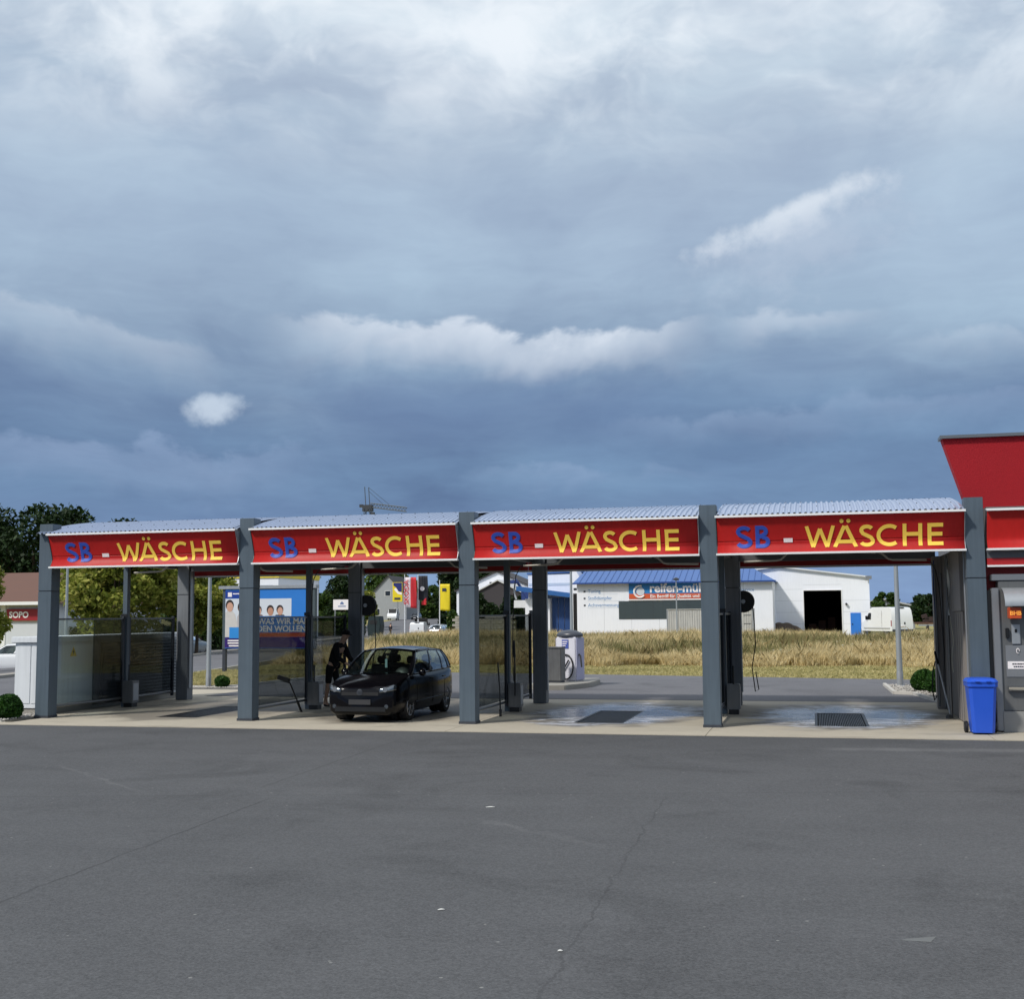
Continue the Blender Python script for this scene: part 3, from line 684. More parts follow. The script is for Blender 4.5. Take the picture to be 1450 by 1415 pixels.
# ------------------------------------------------------------------ red wash hall and pay station
def make_hall():
    r = empty('wash_hall', (4*S, 0, 0), 0, 'red rendered wash hall with leaning parapet and grey cap', 'building')
    # leaning parapet: inverted trapezoid, wider at the top
    def ring(z, x0, y0): return [(x0, y0, z), (14, y0, z), (14, y0+.32, z), (x0, y0+.32, z)]
    def frust(z0, xa, ya, z1, xb, yb):
        m = MB(); vs = ring(z0, xa, ya)+ring(z1, xb, yb)
        return m.add(vs, [(3, 2, 1, 0), (4, 5, 6, 7)]+[(k, (k+1) % 4, 4+(k+1) % 4, 4+k) for k in range(4)])
    frust(3.98, .165, .9, 5.27, -.262, .62).build('parapet', red_wall, r)
    m = MB(); m.box(-.30, .56, 5.272, 14.1, 1.0, 5.33); m.build('parapet_cap', paint('cap_grey', rgb(110, 116, 122), .4, .3), r)
    MB().box(.42, .40, 0, 14, 9.4, 3.97).build('wall', paint('hall_wall', rgb(112, 112, 114), .6, var=.1, streak=.15), r)
    p = MB().grid(lambda u, v: (.36+9*u, sy(3.19+.68*v), 3.19+.68*v), 4, 20).build('fascia_panel', red, r, smooth=60, solid=.01, fix=False)
    MB().prism([(-.235, 3.855), (-.235, 3.895), (-.1, 3.90), (-.1, 3.878), (-.20, 3.872)], .345, 9.4, 'x').build('top_trim', white_trim, p)
    MB().prism([(-.115, 3.165), (-.115, 3.20), (-.06, 3.20), (.02, 3.185), (.02, 3.165)], .345, 9.4, 'x').build('bottom_trim', white_trim, p)
    MB().box(.35, .05, 3.03, 10, .38, 3.16).build('beam', paint('beam_grey', rgb(92, 94, 98), .5), r)
    MB().box(.35, .02, 2.91, 10, .36, 3.026).build('red_band', red_dk, r)
    MB().box(.35, .0, 2.875, 10, .30, 2.907).build('band_trim', white_trim, r)
    MB().box(.36, .34, 2.3, 10, .39, 2.873).build('red_back_panel', red_dk, r)
make_hall()
def make_pay_station():
    X0 = 4*S+.385
    r = empty('pay_station', (X0, -.06, 0), 0, 'grey metal pay station with rounded awning and orange light box', 'pay station')
    body = paint('station_grey', rgb(112, 113, 113), .42, .35, var=.08, scale=3., streak=.12)
    lt = paint('station_light', rgb(140, 142, 145), .38, .4, var=.06)
    MB().box(.10, -.06, 0, 1.6, .32, .36).build('plinth', paint('plinth', rgb(140, 140, 138), .6, var=.08), r, bevel=.006)
    MB().box(.12, .0, .365, 1.58, .36, 2.62).build('body', body, r, bevel=.008)
    MB().box(.0, -.05, .02, .118, .35, 2.50).build('side_post', lt, r, bevel=.012)
    MB().box(-.06, .05, .02, -.004, .33, 2.46).build('shadow_gap', blackp, r)
    MB().box(.02, -.02, 2.63, 1.58, .38, 2.74).build('head_panel', paint('head_grey', rgb(118, 122, 128), .5, .2), r, bevel=.006)
    aw = MB(); n = 10
    pts = [(-.01-.42*math.sin(PI/2*k/n), 2.20+.30*math.cos(PI/2*k/n)) for k in range(n+1)]
    aw.prism(pts+[(y+.0, z-.02) for (y, z) in pts[::-1]], .16, 1.58, 'x'); aw.build('awning', galv, r, smooth=40)
    bx = MB().box(.24, -.30, 1.96, .44, -.05, 2.16).build('light_box', paint('box_orange', rgb(205, 84, 40), .4), r, bevel=.012)
    t = text('lettering', 'BHB', .10, emit('lit_amber', rgb(250, 170, 70), .6), bx, (.34, -.305, 2.025), bold=.002, align='CENTER')
    pan = MB().box(.19, -.012, .95, .66, -.003, 1.50).build('coin_panel', lt, r, bevel=.003)
    MB().box(.20, -.06, 1.62, .26, -.004, 1.80).build('card_reader', blackp, r, bevel=.01)
    cs = MB().box(.30, -.035, 1.52, .44, -.004, 1.86).build('coin_slot', galv, r, bevel=.006)
    MB().box(.35, -.042, 1.72, .39, -.036, 1.78).build('slit', blackp, cs)
    rg = MB(); rg.tube([(.39+.022*math.cos(a), -.03, 1.40+.042*math.sin(a)) for a in [2*PI*k/14 for k in range(12)]], .008, 6); rg.build('lock', white_l, pan, smooth=60)
    lb = MB().box(.215, -.018, 1.09, .60, -.0125, 1.22).build('notice', white_l, pan)
    ink = paint('print_ink', rgb(40, 44, 60), .6)
    for k, (w, z) in enumerate(((.24, 1.175), (.20, 1.128))):
        ln = MB(); x = .41-w/2
        while x < .41+w/2: a = random.uniform(.012, .03); ln.box(x, -.0205, z-.012, x+a, -.0185, z+.012); x += a+.008
        ln.build('print_line', ink, lb)
    tr = MB(); tr.prism([(-.02-.13*math.cos(a), .80-.10*math.sin(a)) for a in [PI/2*k/8 for k in range(9)]]+[(-.004, .70), (-.004, .80)], .20, .72, 'x'); tr.build('tray', chrome, r, smooth=40)
    MB().box(.70, -.05, .38, .74, .0, 2.0).build('door_edge', lt, r)
    sc = MB().box(.80, -.02, 1.3, 1.3, -.004, 1.9).build('display', blackp, r)
make_pay_station()

def make_bin():
    r = empty('wheelie_bin', (18.86, -.42, 0), R(2), 'blue plastic wheelie bin with closed lid at the grey corner column', 'bin')
    bl = paint('bin_blue', rgb(38, 88, 205), .42, var=.06, scale=5.)
    m = MB(); n = 0
    def rr(hx, y0, y1, z, c=.05):
        return [(-hx+c, y0, z), (hx-c, y0, z), (hx, y0+c, z), (hx, y1-c, z), (hx-c, y1, z), (-hx+c, y1, z), (-hx, y1-c, z), (-hx, y0+c, z)]
    lay = [rr(.178, -.20, .21, .03), rr(.185, -.21, .215, .10), rr(.225, -.262, .24, .80), rr(.228, -.266, .242, .80), rr(.245, -.285, .255, .815), rr(.245, -.285, .255, .875)]
    vs = [p for L in lay for p in L]; fs = [tuple(range(8))[::-1], tuple(range(40, 48))]
    for i in range(5): fs += [(i*8+k, i*8+(k+1) % 8, i*8+8+(k+1) % 8, i*8+8+k) for k in range(8)]
    m.add(vs, fs).build('body', bl, r, smooth=35)
    lid = MB(); lay = [rr(.252, -.295, .25, .878), rr(.252, -.298, .25, .90), rr(.215, -.24, .24, .945), rr(.15, -.16, .2, .955)]
    vs = [p for L in lay for p in L]; fs = [tuple(range(8))[::-1], tuple(range(24, 32))]
    for i in range(3): fs += [(i*8+k, i*8+(k+1) % 8, i*8+8+(k+1) % 8, i*8+8+k) for k in range(8)]
    L = lid.add(vs, fs).build('lid', bl, r, smooth=25)
    for s in (-1, 1): MB().tube([(s*.12, -.28, .91), (s*.12, -.31, .905), (s*.05, -.315, .905)], .012, 6).build('lid_grip', bl, L)
    MB().tube([(-.2, .26, .86), (-.2, .31, .89), (.2, .31, .89), (.2, .26, .86)], .016, 6).build('handle', bl, r, smooth=50)
    for s in (-1, 1):
        w = MB().lathe([(.01, -.03), (.085, -.03), (.10, -.018), (.10, .018), (.085, .03), (.01, .03)], 20, (s*.235, .17, .10), Matrix.Rotation(PI/2, 3, 'Y')).build('wheel', black, r, smooth=35)
        MB().lathe([(.01, -.034), (.045, -.034), (.045, .034), (.01, .034)], 12, (s*.235, .17, .10), Matrix.Rotation(PI/2, 3, 'Y')).build('hub', slate_dk, w)
make_bin()

# ------------------------------------------------------------------ transformer kiosk
def make_kiosk():
    r = empty('transformer_kiosk', (-1.08, .78, 0), 0, 'white transformer kiosk with flat overhanging roof and warning triangle on its door', 'kiosk')
    wk = paint('kiosk_white', rgb(222, 226, 230), .55, var=.05, scale=2., streak=.10); gk = paint('kiosk_grey', rgb(232, 238, 240), .55, var=.05, scale=2., streak=.10)
    L = 6.2; W = .78
    MB().box(.03, .03, 0, W-.03, L-.03, .13).build('plinth', grey_c, r)
    MB().box(0, 0, .135, W, L, 1.56).build('body', wk, r, bevel=.008)
    MB().box(-.07, -.07, 1.565, W+.07, L+.07, 1.70).build('roof', wk, r, bevel=.015)
    for (a, b) in ((.06, .40), (.43, W-.04)): MB().box(a, -.012, .24, b, -.002, 1.50).build('front_panel', wk, r, bevel=.004)
    d = MB().box(W+.002, .12, .2, W+.022, 2.0, 1.50).build('door', gk, r, bevel=.005)
    MB().box(W+.024, .22, .86, W+.05, .29, 1.10).build('handle', blackp, d, bevel=.008)
    ws = MB().prism([(1.0, 1.30), (1.26, 1.30), (1.13, 1.52-.0)], W+.024, W+.027, 'x').build('warning_sign', paint('warn_yellow', rgb(222, 186, 40), .5), d)
    ws.location = (0, -.15, -.06)
    MB().prism([(1.13, 1.47), (1.085, 1.39), (1.125, 1.39), (1.11, 1.325), (1.18, 1.415), (1.137, 1.415)], W+.028, W+.030, 'x').build('flash_mark', blackp, ws)
    dd = paint('louvre_dark', rgb(104, 110, 116), .5, var=.08)
    MB().box(W+.001, 2.12, .2, W+.012, L-.1, 1.52).build('louvre_back', dd, r)
    MB().box(W+.013, 2.10, .18, W+.05, 2.16, 1.54).build('louvre_frame', dd, r)
    for k in range(16):
        z = .26+k*.08
        MB().prism([(W+.014, z), (W+.05, z-.025), (W+.052, z-.018), (W+.014, z+.05)], 2.17, L-.12, 'y').build('louvre_slat', dd, r)
make_kiosk()

# ------------------------------------------------------------------ vacuum cleaner island
def make_vacuum():
    isl = MB(); pts = [(8.15, 11.0), (8.7, 10.55), (9.3, 10.7), (9.75, 12.0), (9.8, 13.6), (9.6, 14.6), (8.3, 14.6), (8.05, 13.4)]
    tag(isl.prism(pts, -.1, .13, 'z').build('kerb_island', grey_c, bevel=.02), kind='structure')
    r = empty('vacuum_cleaner', (9.0, 13.0, .13), R(-18), 'white self-service vacuum cleaner with dark domed lid and black hose', 'vacuum cleaner')
    wm = paint('vac_white', rgb(222, 222, 232), .35, var=.04, streak=.06); pm = paint('vac_lilac', rgb(176, 176, 204), .4, var=.05)
    m = MB().box(-.34, -.26, 0, .34, .26, 1.30).build('body', wm, r, bevel=.03)
    MB().box(-.352, -.24, .04, -.342, .24, 1.26).build('side_panel', pm, m); MB().box(.342, -.24, .04, .352, .24, 1.26).build('side_panel', pm, m)
    MB().lathe([(.44, 1.31), (.45, 1.36), (.40, 1.42), (.20, 1.49), (.02, 1.51)], 20, M=Matrix(((.93, 0, 0), (0, .72, 0), (0, 0, 1)))).build('lid', paint('vac_lid', rgb(66, 70, 80), .35, var=.06), r, smooth=50)
    pl = MB().box(-.12, -.275, .96, .10, -.262, 1.22).build('notice', paint('vac_blue', rgb(74, 92, 170), .5), m)
    for k in range(3): MB().box(-.10, -.28, 1.15-k*.06, .07-.03*k, -.277, 1.175-k*.06).build('print_line', white_l, pl)
    MB().tube([(.0, -.28, .75)]+[(.02+.24*math.sin(a), -.30, .42+.36*math.cos(a)) for a in [PI*k/14 for k in range(15)]]+[(-.14, -.3, .2), (.12, -.31, .62)], .022, 8).build('hose', black, r, smooth=60)
    MB().tube([(.36, -.1, .78), (.42, -.12, .74), (.5, -.2, .42)], .03, 8, .022).build('nozzle', black, r, smooth=50)
    b = empty('litter_bin', (8.78, 12.02, .13), R(-10), 'square steel litter bin standing before the white vacuum cleaner', 'bin')
    MB().box(-.22, -.18, .05, .22, .18, .98).build('body', steel, b, bevel=.015); MB().box(-.20, -.16, 0, .20, .16, .045).build('foot', slate_dk, b)
    MB().box(-.23, -.19, .985, .23, .19, 1.03).build('lid', steel, b, bevel=.012)
make_vacuum()

# ------------------------------------------------------------------ poles
def make_pole(x, y, h, r0, label, arm=0, name='lamp_post', z=0.):
    r = empty(name, (x, y, z), 0, label, 'lamp post', 'lamp posts')
    MB().tube([(0, 0, 0), (0, 0, h*.35), (0, 0, h*.7), (0, 0, h)], r0, 12, r0*.55).build('pole', paint('pole_galv', rgb(165, 172, 176), .45, .4, var=.08), r, smooth=50)
    MB().lathe([(r0*1.5, 0), (r0*1.5, .03), (r0*1.05, .05), (r0*1.05, .4), (r0, .42)], 14).build('foot', galv, r, smooth=40)
    if arm:
        MB().tube([(0, 0, h-.05), (arm*.3, 0, h+.25), (arm*.8, 0, h+.32), (arm*1.1, 0, h+.33)], r0*.5, 8).build('arm', galv, r, smooth=50)
        MB().box(min(arm*1.0, arm*1.5), -.1, h+.28, max(arm*1.0, arm*1.5), .1, h+.38).build('lamp_head', slate_dk, r, bevel=.03)
    else:
        MB().lathe([(.05, h), (.22, h+.02), (.24, h+.10), (.1, h+.2), (.02, h+.22)], 16).build('lamp_head', slate_dk, r, smooth=40)
make_pole(18.39, 13.2, 4.6, .085, 'grey lamp post in the gravel bed beside two round bushes')
make_pole(-1.45, 10.4, 4.4, .075, 'grey lamp post beside the billboard')
make_pole(7.52, 20.8, 4.3, .07, 'grey lamp post rising behind the vacuum cleaner')
make_pole(5.95, 70., 4.6, .07, 'thin grey pole before the tyre shop sign')
make_pole(-21.5, 33., 6.2, .10, 'grey lamp post among the street trees behind the kiosk', z=H(-21.5, 33.))

# ------------------------------------------------------------------ foliage
def leaf_mesh(name, pos, size, mat, parent=None, flat=0.):
    n = len(pos); nrm = RNG.normal(size=(n, 3)); nrm[:, 2] = np.abs(nrm[:, 2])+flat; nrm /= np.linalg.norm(nrm, axis=1)[:, None]
    t = np.cross(nrm, RNG.normal(size=(n, 3))); t /= np.linalg.norm(t, axis=1)[:, None]; b = np.cross(nrm, t)
    sz = size*RNG.uniform(.6, 1.3, (n, 1)); t = t*sz; b = b*sz*.62
    V = np.stack([pos-t, pos-b*.9+t*.1, pos+t, pos+b*.9+t*.1], 1).reshape(-1, 3)
    me = bpy.data.meshes.new(name); me.vertices.add(4*n); me.vertices.foreach_set('co', V.ravel().astype(np.float32))
    me.loops.add(4*n); me.loops.foreach_set('vertex_index', np.arange(4*n, dtype=np.int32))
    me.polygons.add(n); me.polygons.foreach_set('loop_start', np.arange(0, 4*n, 4, dtype=np.int32))
    me.update(calc_edges=True); me.validate()
    at = me.attributes.new('rnd', 'FLOAT', 'FACE'); at.data.foreach_set('value', RNG.uniform(0, 1, n).astype(np.float32))
    me.materials.append(mat); o = bpy.data.objects.new(name, me); C.objects.link(o)
    if parent: o.parent = parent
    return o
def ball_pts(n, c, r, shell=.55):
    d = RNG.normal(size=(n, 3)); d /= np.linalg.norm(d, axis=1)[:, None]
    rad = (shell+(1-shell)*RNG.uniform(0, 1, (n, 1))**.6)
    return np.array(c)+d*rad*np.array(r)
def make_bush(x, y, rad, label, n=5200, z=0., group='clipped round bushes'):
    r = empty('round_bush', (x, y, z), 0, label, 'bush', group)
    m = leafy('box_leaf', rgb(24, 48, 16), rgb(44, 82, 28), rgb(74, 112, 44), .2, 5.)
    p = ball_pts(n, (0, 0, rad*.95), (rad*1.03, rad*1.03, rad), .86)
    bumps = 1+.08*np.sin(p[:, 0]*11+x*3)+.07*np.sin(p[:, 1]*13+y)+.07*np.sin(p[:, 2]*12+x)+RNG.normal(0, .03, n); p = (p-np.array([0, 0, rad*.95]))*bumps[:, None]+np.array([0, 0, rad*.95])
    p[:, 2] = np.maximum(p[:, 2], .02)
    leaf_mesh('foliage', p, .034, m, r)
    MB().lathe([(.02, .05), (rad*.75, rad*.4), (rad*.86, rad*.95), (rad*.7, rad*1.5), (.02, rad*1.8)], 14).build('inner_twigs', paint('twig_dark', rgb(26, 36, 18), .9), r, smooth=60)
    MB().tube([(0, 0, -.03), (0, 0, rad*.5)], .04, 6).build('stem', paint('bark', rgb(82, 70, 58), .9, var=.2), r)
make_bush(-.34, -.5, .28, 'clipped round bush in the gravel in front of the white kiosk')
make_bush(18.82, 11.0, .30, 'clipped round bush next to the lamp post, the one behind'); make_bush(19.12, 10.2, .31, 'clipped round bush in front of its twin by the lamp post')
make_bush(-.95, 10.35, .20, 'small clipped bush at the kerb below the billboard', 1600)

def make_tree(x, y, h, rx, rz, label, mat, n=9000, leaf=.16, z=None, clumps=26, cz=None, name='street_tree', group=None, seed=0, cat='tree', low=.0):
    z = H(x, y) if z is None else z
    r = empty(name, (x, y, z), 0, label, cat, group)
    rnd = random.Random(seed+int(abs(x)*10+y)); cz = cz or h-rz
    bark = paint('bark', rgb(82, 70, 58), .9, var=.2)
    tw = max(.07, h*.022); t = MB(); top = (rnd.uniform(-.1, .1), rnd.uniform(-.1, .1), cz+rz*.3)
    t.tube([(0, 0, -.05), (.03, 0, h*.2), (top[0]*.5, top[1]*.5, cz-rz*.4), top], tw, 8, tw*.35)
    P = []; per = n//clumps
    for k in range(clumps):
        a = rnd.uniform(0, 2*PI); v = rnd.uniform(-.85+low, .88); q = math.sqrt(max(0, 1-v*v))*rnd.uniform(.45, .95)
        c = (rx*q*math.cos(a), rx*q*math.sin(a), cz+rz*v*.9); cr = rx*rnd.uniform(.26, .46)
        if k % 3 == 0: t.tube([(0, 0, cz-rz*.6), (c[0]*.5, c[1]*.5, (c[2]+cz-rz*.5)/2), c], tw*.45, 5, tw*.1)
        P.append(ball_pts(per, c, (cr, cr, cr*.8*min(1.3, rz/rx)), .35))
    t.build('trunk', bark, r, smooth=60)
    leaf_mesh('crown', np.concatenate(P), leaf, mat, r, .3)
    return r
lf_y = leafy('leaf_yellowgreen', rgb(78, 96, 32), rgb(136, 144, 58), rgb(196, 188, 104), .35)
lf_d = leafy('leaf_dark', rgb(18, 34, 16), rgb(34, 54, 24), rgb(54, 76, 34), .2)
lf_m = leafy('leaf_mid', rgb(36, 58, 22), rgb(66, 92, 38), rgb(104, 122, 58), .3)
# ------------------------------------------------------------------ vehicles
car_glass = tinted('car_glass', (.52, .62, .60, 1), .16)
car_glass_dk = tinted('car_glass_dark', (.34, .38, .38, 1), .12)
def cr(keys, s):
    """smooth interpolation through (s, values...) keys"""
    if s <= keys[0][0]: return keys[0][1:]
    for i in range(len(keys)-1):
        a, b = keys[i], keys[i+1]
        if s <= b[0]:
            p0 = keys[max(0, i-1)]; p3 = keys[min(len(keys)-1, i+2)]; t = (s-a[0])/(b[0]-a[0]); out = []
            for k in range(1, len(a)):
                m1 = (b[k]-p0[k])/(b[0]-p0[0])*(b[0]-a[0]); m2 = (p3[k]-a[k])/(p3[0]-a[0])*(b[0]-a[0])
                out.append((2*t**3-3*t*t+1)*a[k]+(t**3-2*t*t+t)*m1+(-2*t**3+3*t*t)*b[k]+(t**3-t*t)*m2)
            return out
    return keys[-1][1:]
def wheel(root, x, y, rad, side):
    Mx = Matrix.Rotation(PI/2, 3, 'Y')
    w = MB().lathe([(rad*.62, -.09), (rad*.9, -.10), (rad*.98, -.085), (rad, -.05), (rad, .05), (rad*.98, .085), (rad*.9, .10), (rad*.62, .09)], 30, (x, y, rad), Mx).build('wheel', black, root, smooth=40)
    al = paint('alloy', rgb(176, 178, 182), .3, .8, var=.05)
    rim = MB(); sx = side*.085
    rim.tube([(x+sx, y+rad*.63*math.cos(a), rad+rad*.63*math.sin(a)) for a in [2*PI*k/28 for k in range(29)]], .016, 6)
    for k in range(7):
        a = 2*PI*k/7
        rim.tube([(x+sx*.85, y+.04*math.cos(a), rad+.04*math.sin(a)), (x+sx*.95, y+rad*.62*math.cos(a), rad+rad*.62*math.sin(a))], .022, 6, .016)
    rim.lathe([(.005, -.02), (.045, -.02), (.04, .02), (.005, .02)], 12, (x+sx*.9, y, rad), Mx)
    rim.build('rim', al, w, smooth=50)
    MB().lathe([(.01, -.01), (rad*.6, -.01), (rad*.6, .01), (.01, .01)], 20, (x+sx*.3, y, rad), Mx).build('brake_disc', slate_dk, w)
def make_car(loc, rz, label, body_mat, glass, name='parked_car', detail=True, group=None, hs=1., sc=1.):
    root = empty(name, loc, rz, label, 'car', group); root.scale = (sc, sc, sc*hs)
    K = [(0, .56, .24, .69, .755), (.03, .69, .20, .73, .785), (.10, .78, .17, .78, .835), (.30, .845, .16, .85, .91), (.6, .87, .16, .93, .98), (.9, .88, .16, .98, 1.04), (1.12, .88, .16, 1.0, 1.06),
         (1.6, .88, .16, 1.00, 1.0), (2.4, .88, .16, 1.01, 1.0), (3.2, .88, .17, 1.03, 1.0), (3.7, .865, .19, 1.05, 1.03), (4.0, .83, .22, 1.04, 1.06), (4.12, .79, .26, .98, 1.0), (4.17, .74, .30, .90, .92), (4.2, .62, .34, .80, .82)]
    N = 64; m = MB(); vs = []; np_ = 0
    for i in range(N+1):
        s = 4.2*i/N
        hw, zb, zs, zt = cr(K, s)
        half = [(0, zb), (hw*.80, zb), (hw*.95, zb+.06), (hw*.99, zb+.17), (hw*1.0, .48 if zs > .6 else (zb+zs)/2+.02), (hw*.995, zs*.62+.10), (hw*.985, zs*.78+.06), (hw*.955, zs-.05), (hw*.915, zs), (hw*.80, zs+(zt-zs)*.45), (hw*.45, zs+(zt-zs)*.9), (0, zt)]
        ring = [(x, s, z) for x, z in half]+[(-x, s, z) for x, z in half[-2:0:-1]]
        np_ = len(ring); vs += ring
    fs = [tuple(range(np_))[::-1], tuple(range(N*np_, (N+1)*np_))]
    for i in range(N): fs += [(i*np_+k, i*np_+(k+1) % np_, (i+1)*np_+(k+1) % np_, (i+1)*np_+k) for k in range(np_)]
    b = m.add(vs, fs).build('body', body_mat, root)
    cut = MB()
    for y in (.87, 3.45):
        for s in (-1, 1): cut.lathe([(.345, -.3), (.345, .3)], 32, (s*.80, y, .325), Matrix.Rotation(PI/2, 3, 'Y'))
    co = cut.build('cutter', black); md = b.modifiers.new('arches', 'BOOLEAN'); md.object = co; md.operation = 'DIFFERENCE'; md.solver = 'EXACT'
    bpy.context.view_layer.update()
    me = bpy.data.meshes.new_from_object(b.evaluated_get(bpy.context.evaluated_depsgraph_get())); b.modifiers.clear(); b.data = me
    bpy.data.objects.remove(co); me.shade_smooth(); me.set_sharp_from_angle(angle=R(32))
    if not me.materials: me.materials.append(body_mat)
    for y in (.87, 3.45):
        for s in (-1, 1):
            wheel(root, s*.775, y, .315, s)
            MB().lathe([(.01, -.1), (.335, -.1), (.335, .02), (.01, .02)], 20, (s*.60, y, .33), Matrix.Rotation(PI/2, 3, 'Y')).build('wheel_liner', dark_in, root)
    # cabin: one parametric surface, split into panes and painted frames
    def zr(a): return 1.48+.06*math.sin(PI*min(1, a*.85+.16))
    def side(a, t, sg, o=0.):
        s = (1.0+(4.04-1.0)*a)*(1-t)+(1.80+(3.80-1.80)*a)*t
        z = (.985+.055*a)*(1-t)+zr(a)*t
        w = (.82*(1-t)+.635*t+.035*math.sin(PI*t))*(1-.05*max(0, (a-.75)/.25)**2)
        return (sg*(w+o), s, z+.02*math.sin(PI*t))
    def front(u, t, o=0.):
        k = 1-u*u; e = side(0, t, 1)
        return (u*(e[0]), e[1]-(.20*(1-t)+.13*t)*k-o*.7, e[2]+.055*k+o*.7)
    def rear(u, t, o=0.):
        k = 1-u*u; e = side(1, t, 1)
        return (u*e[0], e[1]+(.10*(1-t)+.08*t)*k+o, e[2]+(.02*(1-t)+.055*t)*k+o*.3)
    def roof(u, a):
        k = 1-u*u; e = side(a, 1, 1); ys = e[1]-.13*k*(1-a)**3+.08*k*a**3
        return (u*e[0], ys, e[2]+.055*k+.012*math.sin(PI*a)*k)
    MB().grid(roof, 16, 18, -1, 1).build('roof', body_mat, root, smooth=60, solid=.015)
    pm = MB(); frames = ((0, .045), (.415, .455), (.735, .765), (.90, 1.))
    for sg in (-1, 1):
        for (a, c) in frames: pm.grid(lambda u, v, sg=sg: side(u, v, sg), 4, 10, a, c, 0, 1)
        for (a, c) in ((.045, .415), (.455, .735), (.765, .90)):
            pm.grid(lambda u, v, sg=sg: side(u, v, sg), 8, 2, a, c, 0, .06); pm.grid(lambda u, v, sg=sg: side(u, v, sg), 8, 2, a, c, .92, 1)
        pm.grid(lambda u, v: front(u, v), 2, 8, sg*.92, sg*1., 0, 1); pm.grid(lambda u, v: rear(u, v), 2, 8, sg*.86, sg*1., 0, 1)
    pm.grid(rear, 10, 2, -.86, .86, 0, .1); pm.grid(rear, 10, 2, -.86, .86, .9, 1.); pm.grid(front, 12, 1, -.92, .92, .96, 1.)
    pm.build('window_frames', body_mat, root, smooth=45, solid=.02, fix=False)
    ws = MB().grid(front, 16, 10, -.93, .93, 0, .97).build('windscreen', glass, root, smooth=60, fix=False)
    MB().grid(rear, 12, 8, -.87, .87, .09, .91).build('rear_window', glass, root, smooth=60, fix=False)
    for sg in (-1, 1):
        for (a, c) in ((.044, .416), (.454, .736), (.764, .901)):
            MB().grid(lambda u, v, sg=sg: side(u, v, sg, -.006), 8, 8, a, c, .05, .93).build('side_window', glass, root, smooth=60, fix=False)
        if detail:
            mm = MB(); mm.lathe([(.01, -.08), (.06, -.075), (.085, -.03), (.085, .03), (.05, .07), (.01, .08)], 12, (sg*.97, 1.42, 1.04), Matrix.Rotation(PI/2, 3, 'Y')).build('mirror', body_mat, root, smooth=50)
            for y in (2.25, 3.15): MB().box(sg*.872-.02, y, .86, sg*.872+.02, y+.2, .885).build('door_handle', body_mat, root, bevel=.008)
            for y in (1.32, 2.42, 3.28):
                g = MB(); pts = [(sg*(cr(K, y)[0]*1.0+.001), y, z) for z in (.30, .48, .66)]+[(sg*(cr(K, y)[0]*.985+.001), y, .84), (sg*(cr(K, y)[0]*.93), y, .99)]
                g.tube(pts, .005, 4).build('door_seam', dark_in, root)
            MB().tube([(sg*.884, 1.2, .40), (sg*.886, 2., .42), (sg*.884, 3.1, .43)], .012, 6).build('side_strip', blackp, root)
    # lamps, grille, plate
    gl = tinted('lamp_glass', (.92, .95, .97, 1), .14); refl = paint('reflector', rgb(118, 124, 130), .2, .9, var=.1, scale=30.)
    def nose(x, z, o=0.):                      # front surface: find s where the body is as wide as x at height z
        best = 0
        for k in range(0, 90):
            s = k*.01; hw, zb, zs, zt = cr(K, s)
            top = zs+(zt-zs)*(1-min(1, abs(x)/hw)) if abs(x) < hw else -1
            if abs(x) <= hw*.97 and z <= top: best = s; break
        return (x, best-o, z)
    for sg in (-1, 1):
        h = MB().grid(lambda u, v, sg=sg: (lambda x, z: (sg*x, max(.02, nose(x, min(z, .79))[1])-.015+.0*u, z))(.46+.33*u, .655+.055*u+(.085+.04*u)*v), 8, 5).build('headlight', refl, root, smooth=60, solid=-.02)
        MB().lathe([(.005, -.012), (.05, -.012), (.055, .012), (.005, .012)], 16, (sg*.60, nose(.60, .70)[1]-.03, .725), Matrix.Rotation(PI/2, 3, 'X')).build('lamp', chrome, h, smooth=40)
        MB().lathe([(.005, -.01), (.045, -.01), (.045, .01), (.005, .01)], 14, (sg*.62, nose(.62, .36)[1]+.0, .36), Matrix.Rotation(PI/2, 3, 'X')).build('fog_light', refl, root, smooth=40)
        MB().grid(lambda u, v, sg=sg: (sg*(.60+.17*u), cr_rear(u)+.012, .74+.24*v), 4, 4).build('tail_light', paint('tail_red', rgb(150, 14, 18), .2, coat=.5), root, smooth=60, solid=-.02)
    MB().grid(lambda u, v: (-.44+.88*u, nose(-.44+.88*u, .64)[1]-.004-.006*math.sin(PI*u), .595+.075*v), 10, 2).build('grille', black, root, solid=-.006)
    MB().grid(lambda u, v: (-.60+1.2*u, max(.01, nose(-.60+1.2*u, .34)[1])-.006, .25+.10*v), 10, 2).build('air_intake', blackp, root, solid=-.01)
    e = MB().lathe([(.062, -.006), (.07, 0), (.062, .006)], 20, (0, -.02, .665), Matrix.Rotation(PI/2, 3, 'X')).build('emblem', slate_dk, root)
    MB().tube([(-.045, -.036, .705), (-.018, -.036, .63), (0, -.036, .675), (.018, -.036, .63), (.045, -.036, .705)], .005, 4).build('emblem_mark', slate_dk, e)
    MB().box(-.26, -.03, .40, .26, -.012, .51).build('number_plate', paint('plate_dark', rgb(52, 52, 54), .5) if detail else white_l, root)
    MB().box(-.26, 4.195, .58, .26, 4.215, .69).build('number_plate', white_l, root)
    # inside: dash, seats, wheel
    fab = paint('seat_fabric', rgb(48, 48, 50), .9)
    MB().prism([(1.0, .98), (1.35, 1.02), (1.5, .96), (1.5, .8), (1.0, .8)], -.72, .72, 'x').build('dashboard', blackp, root)
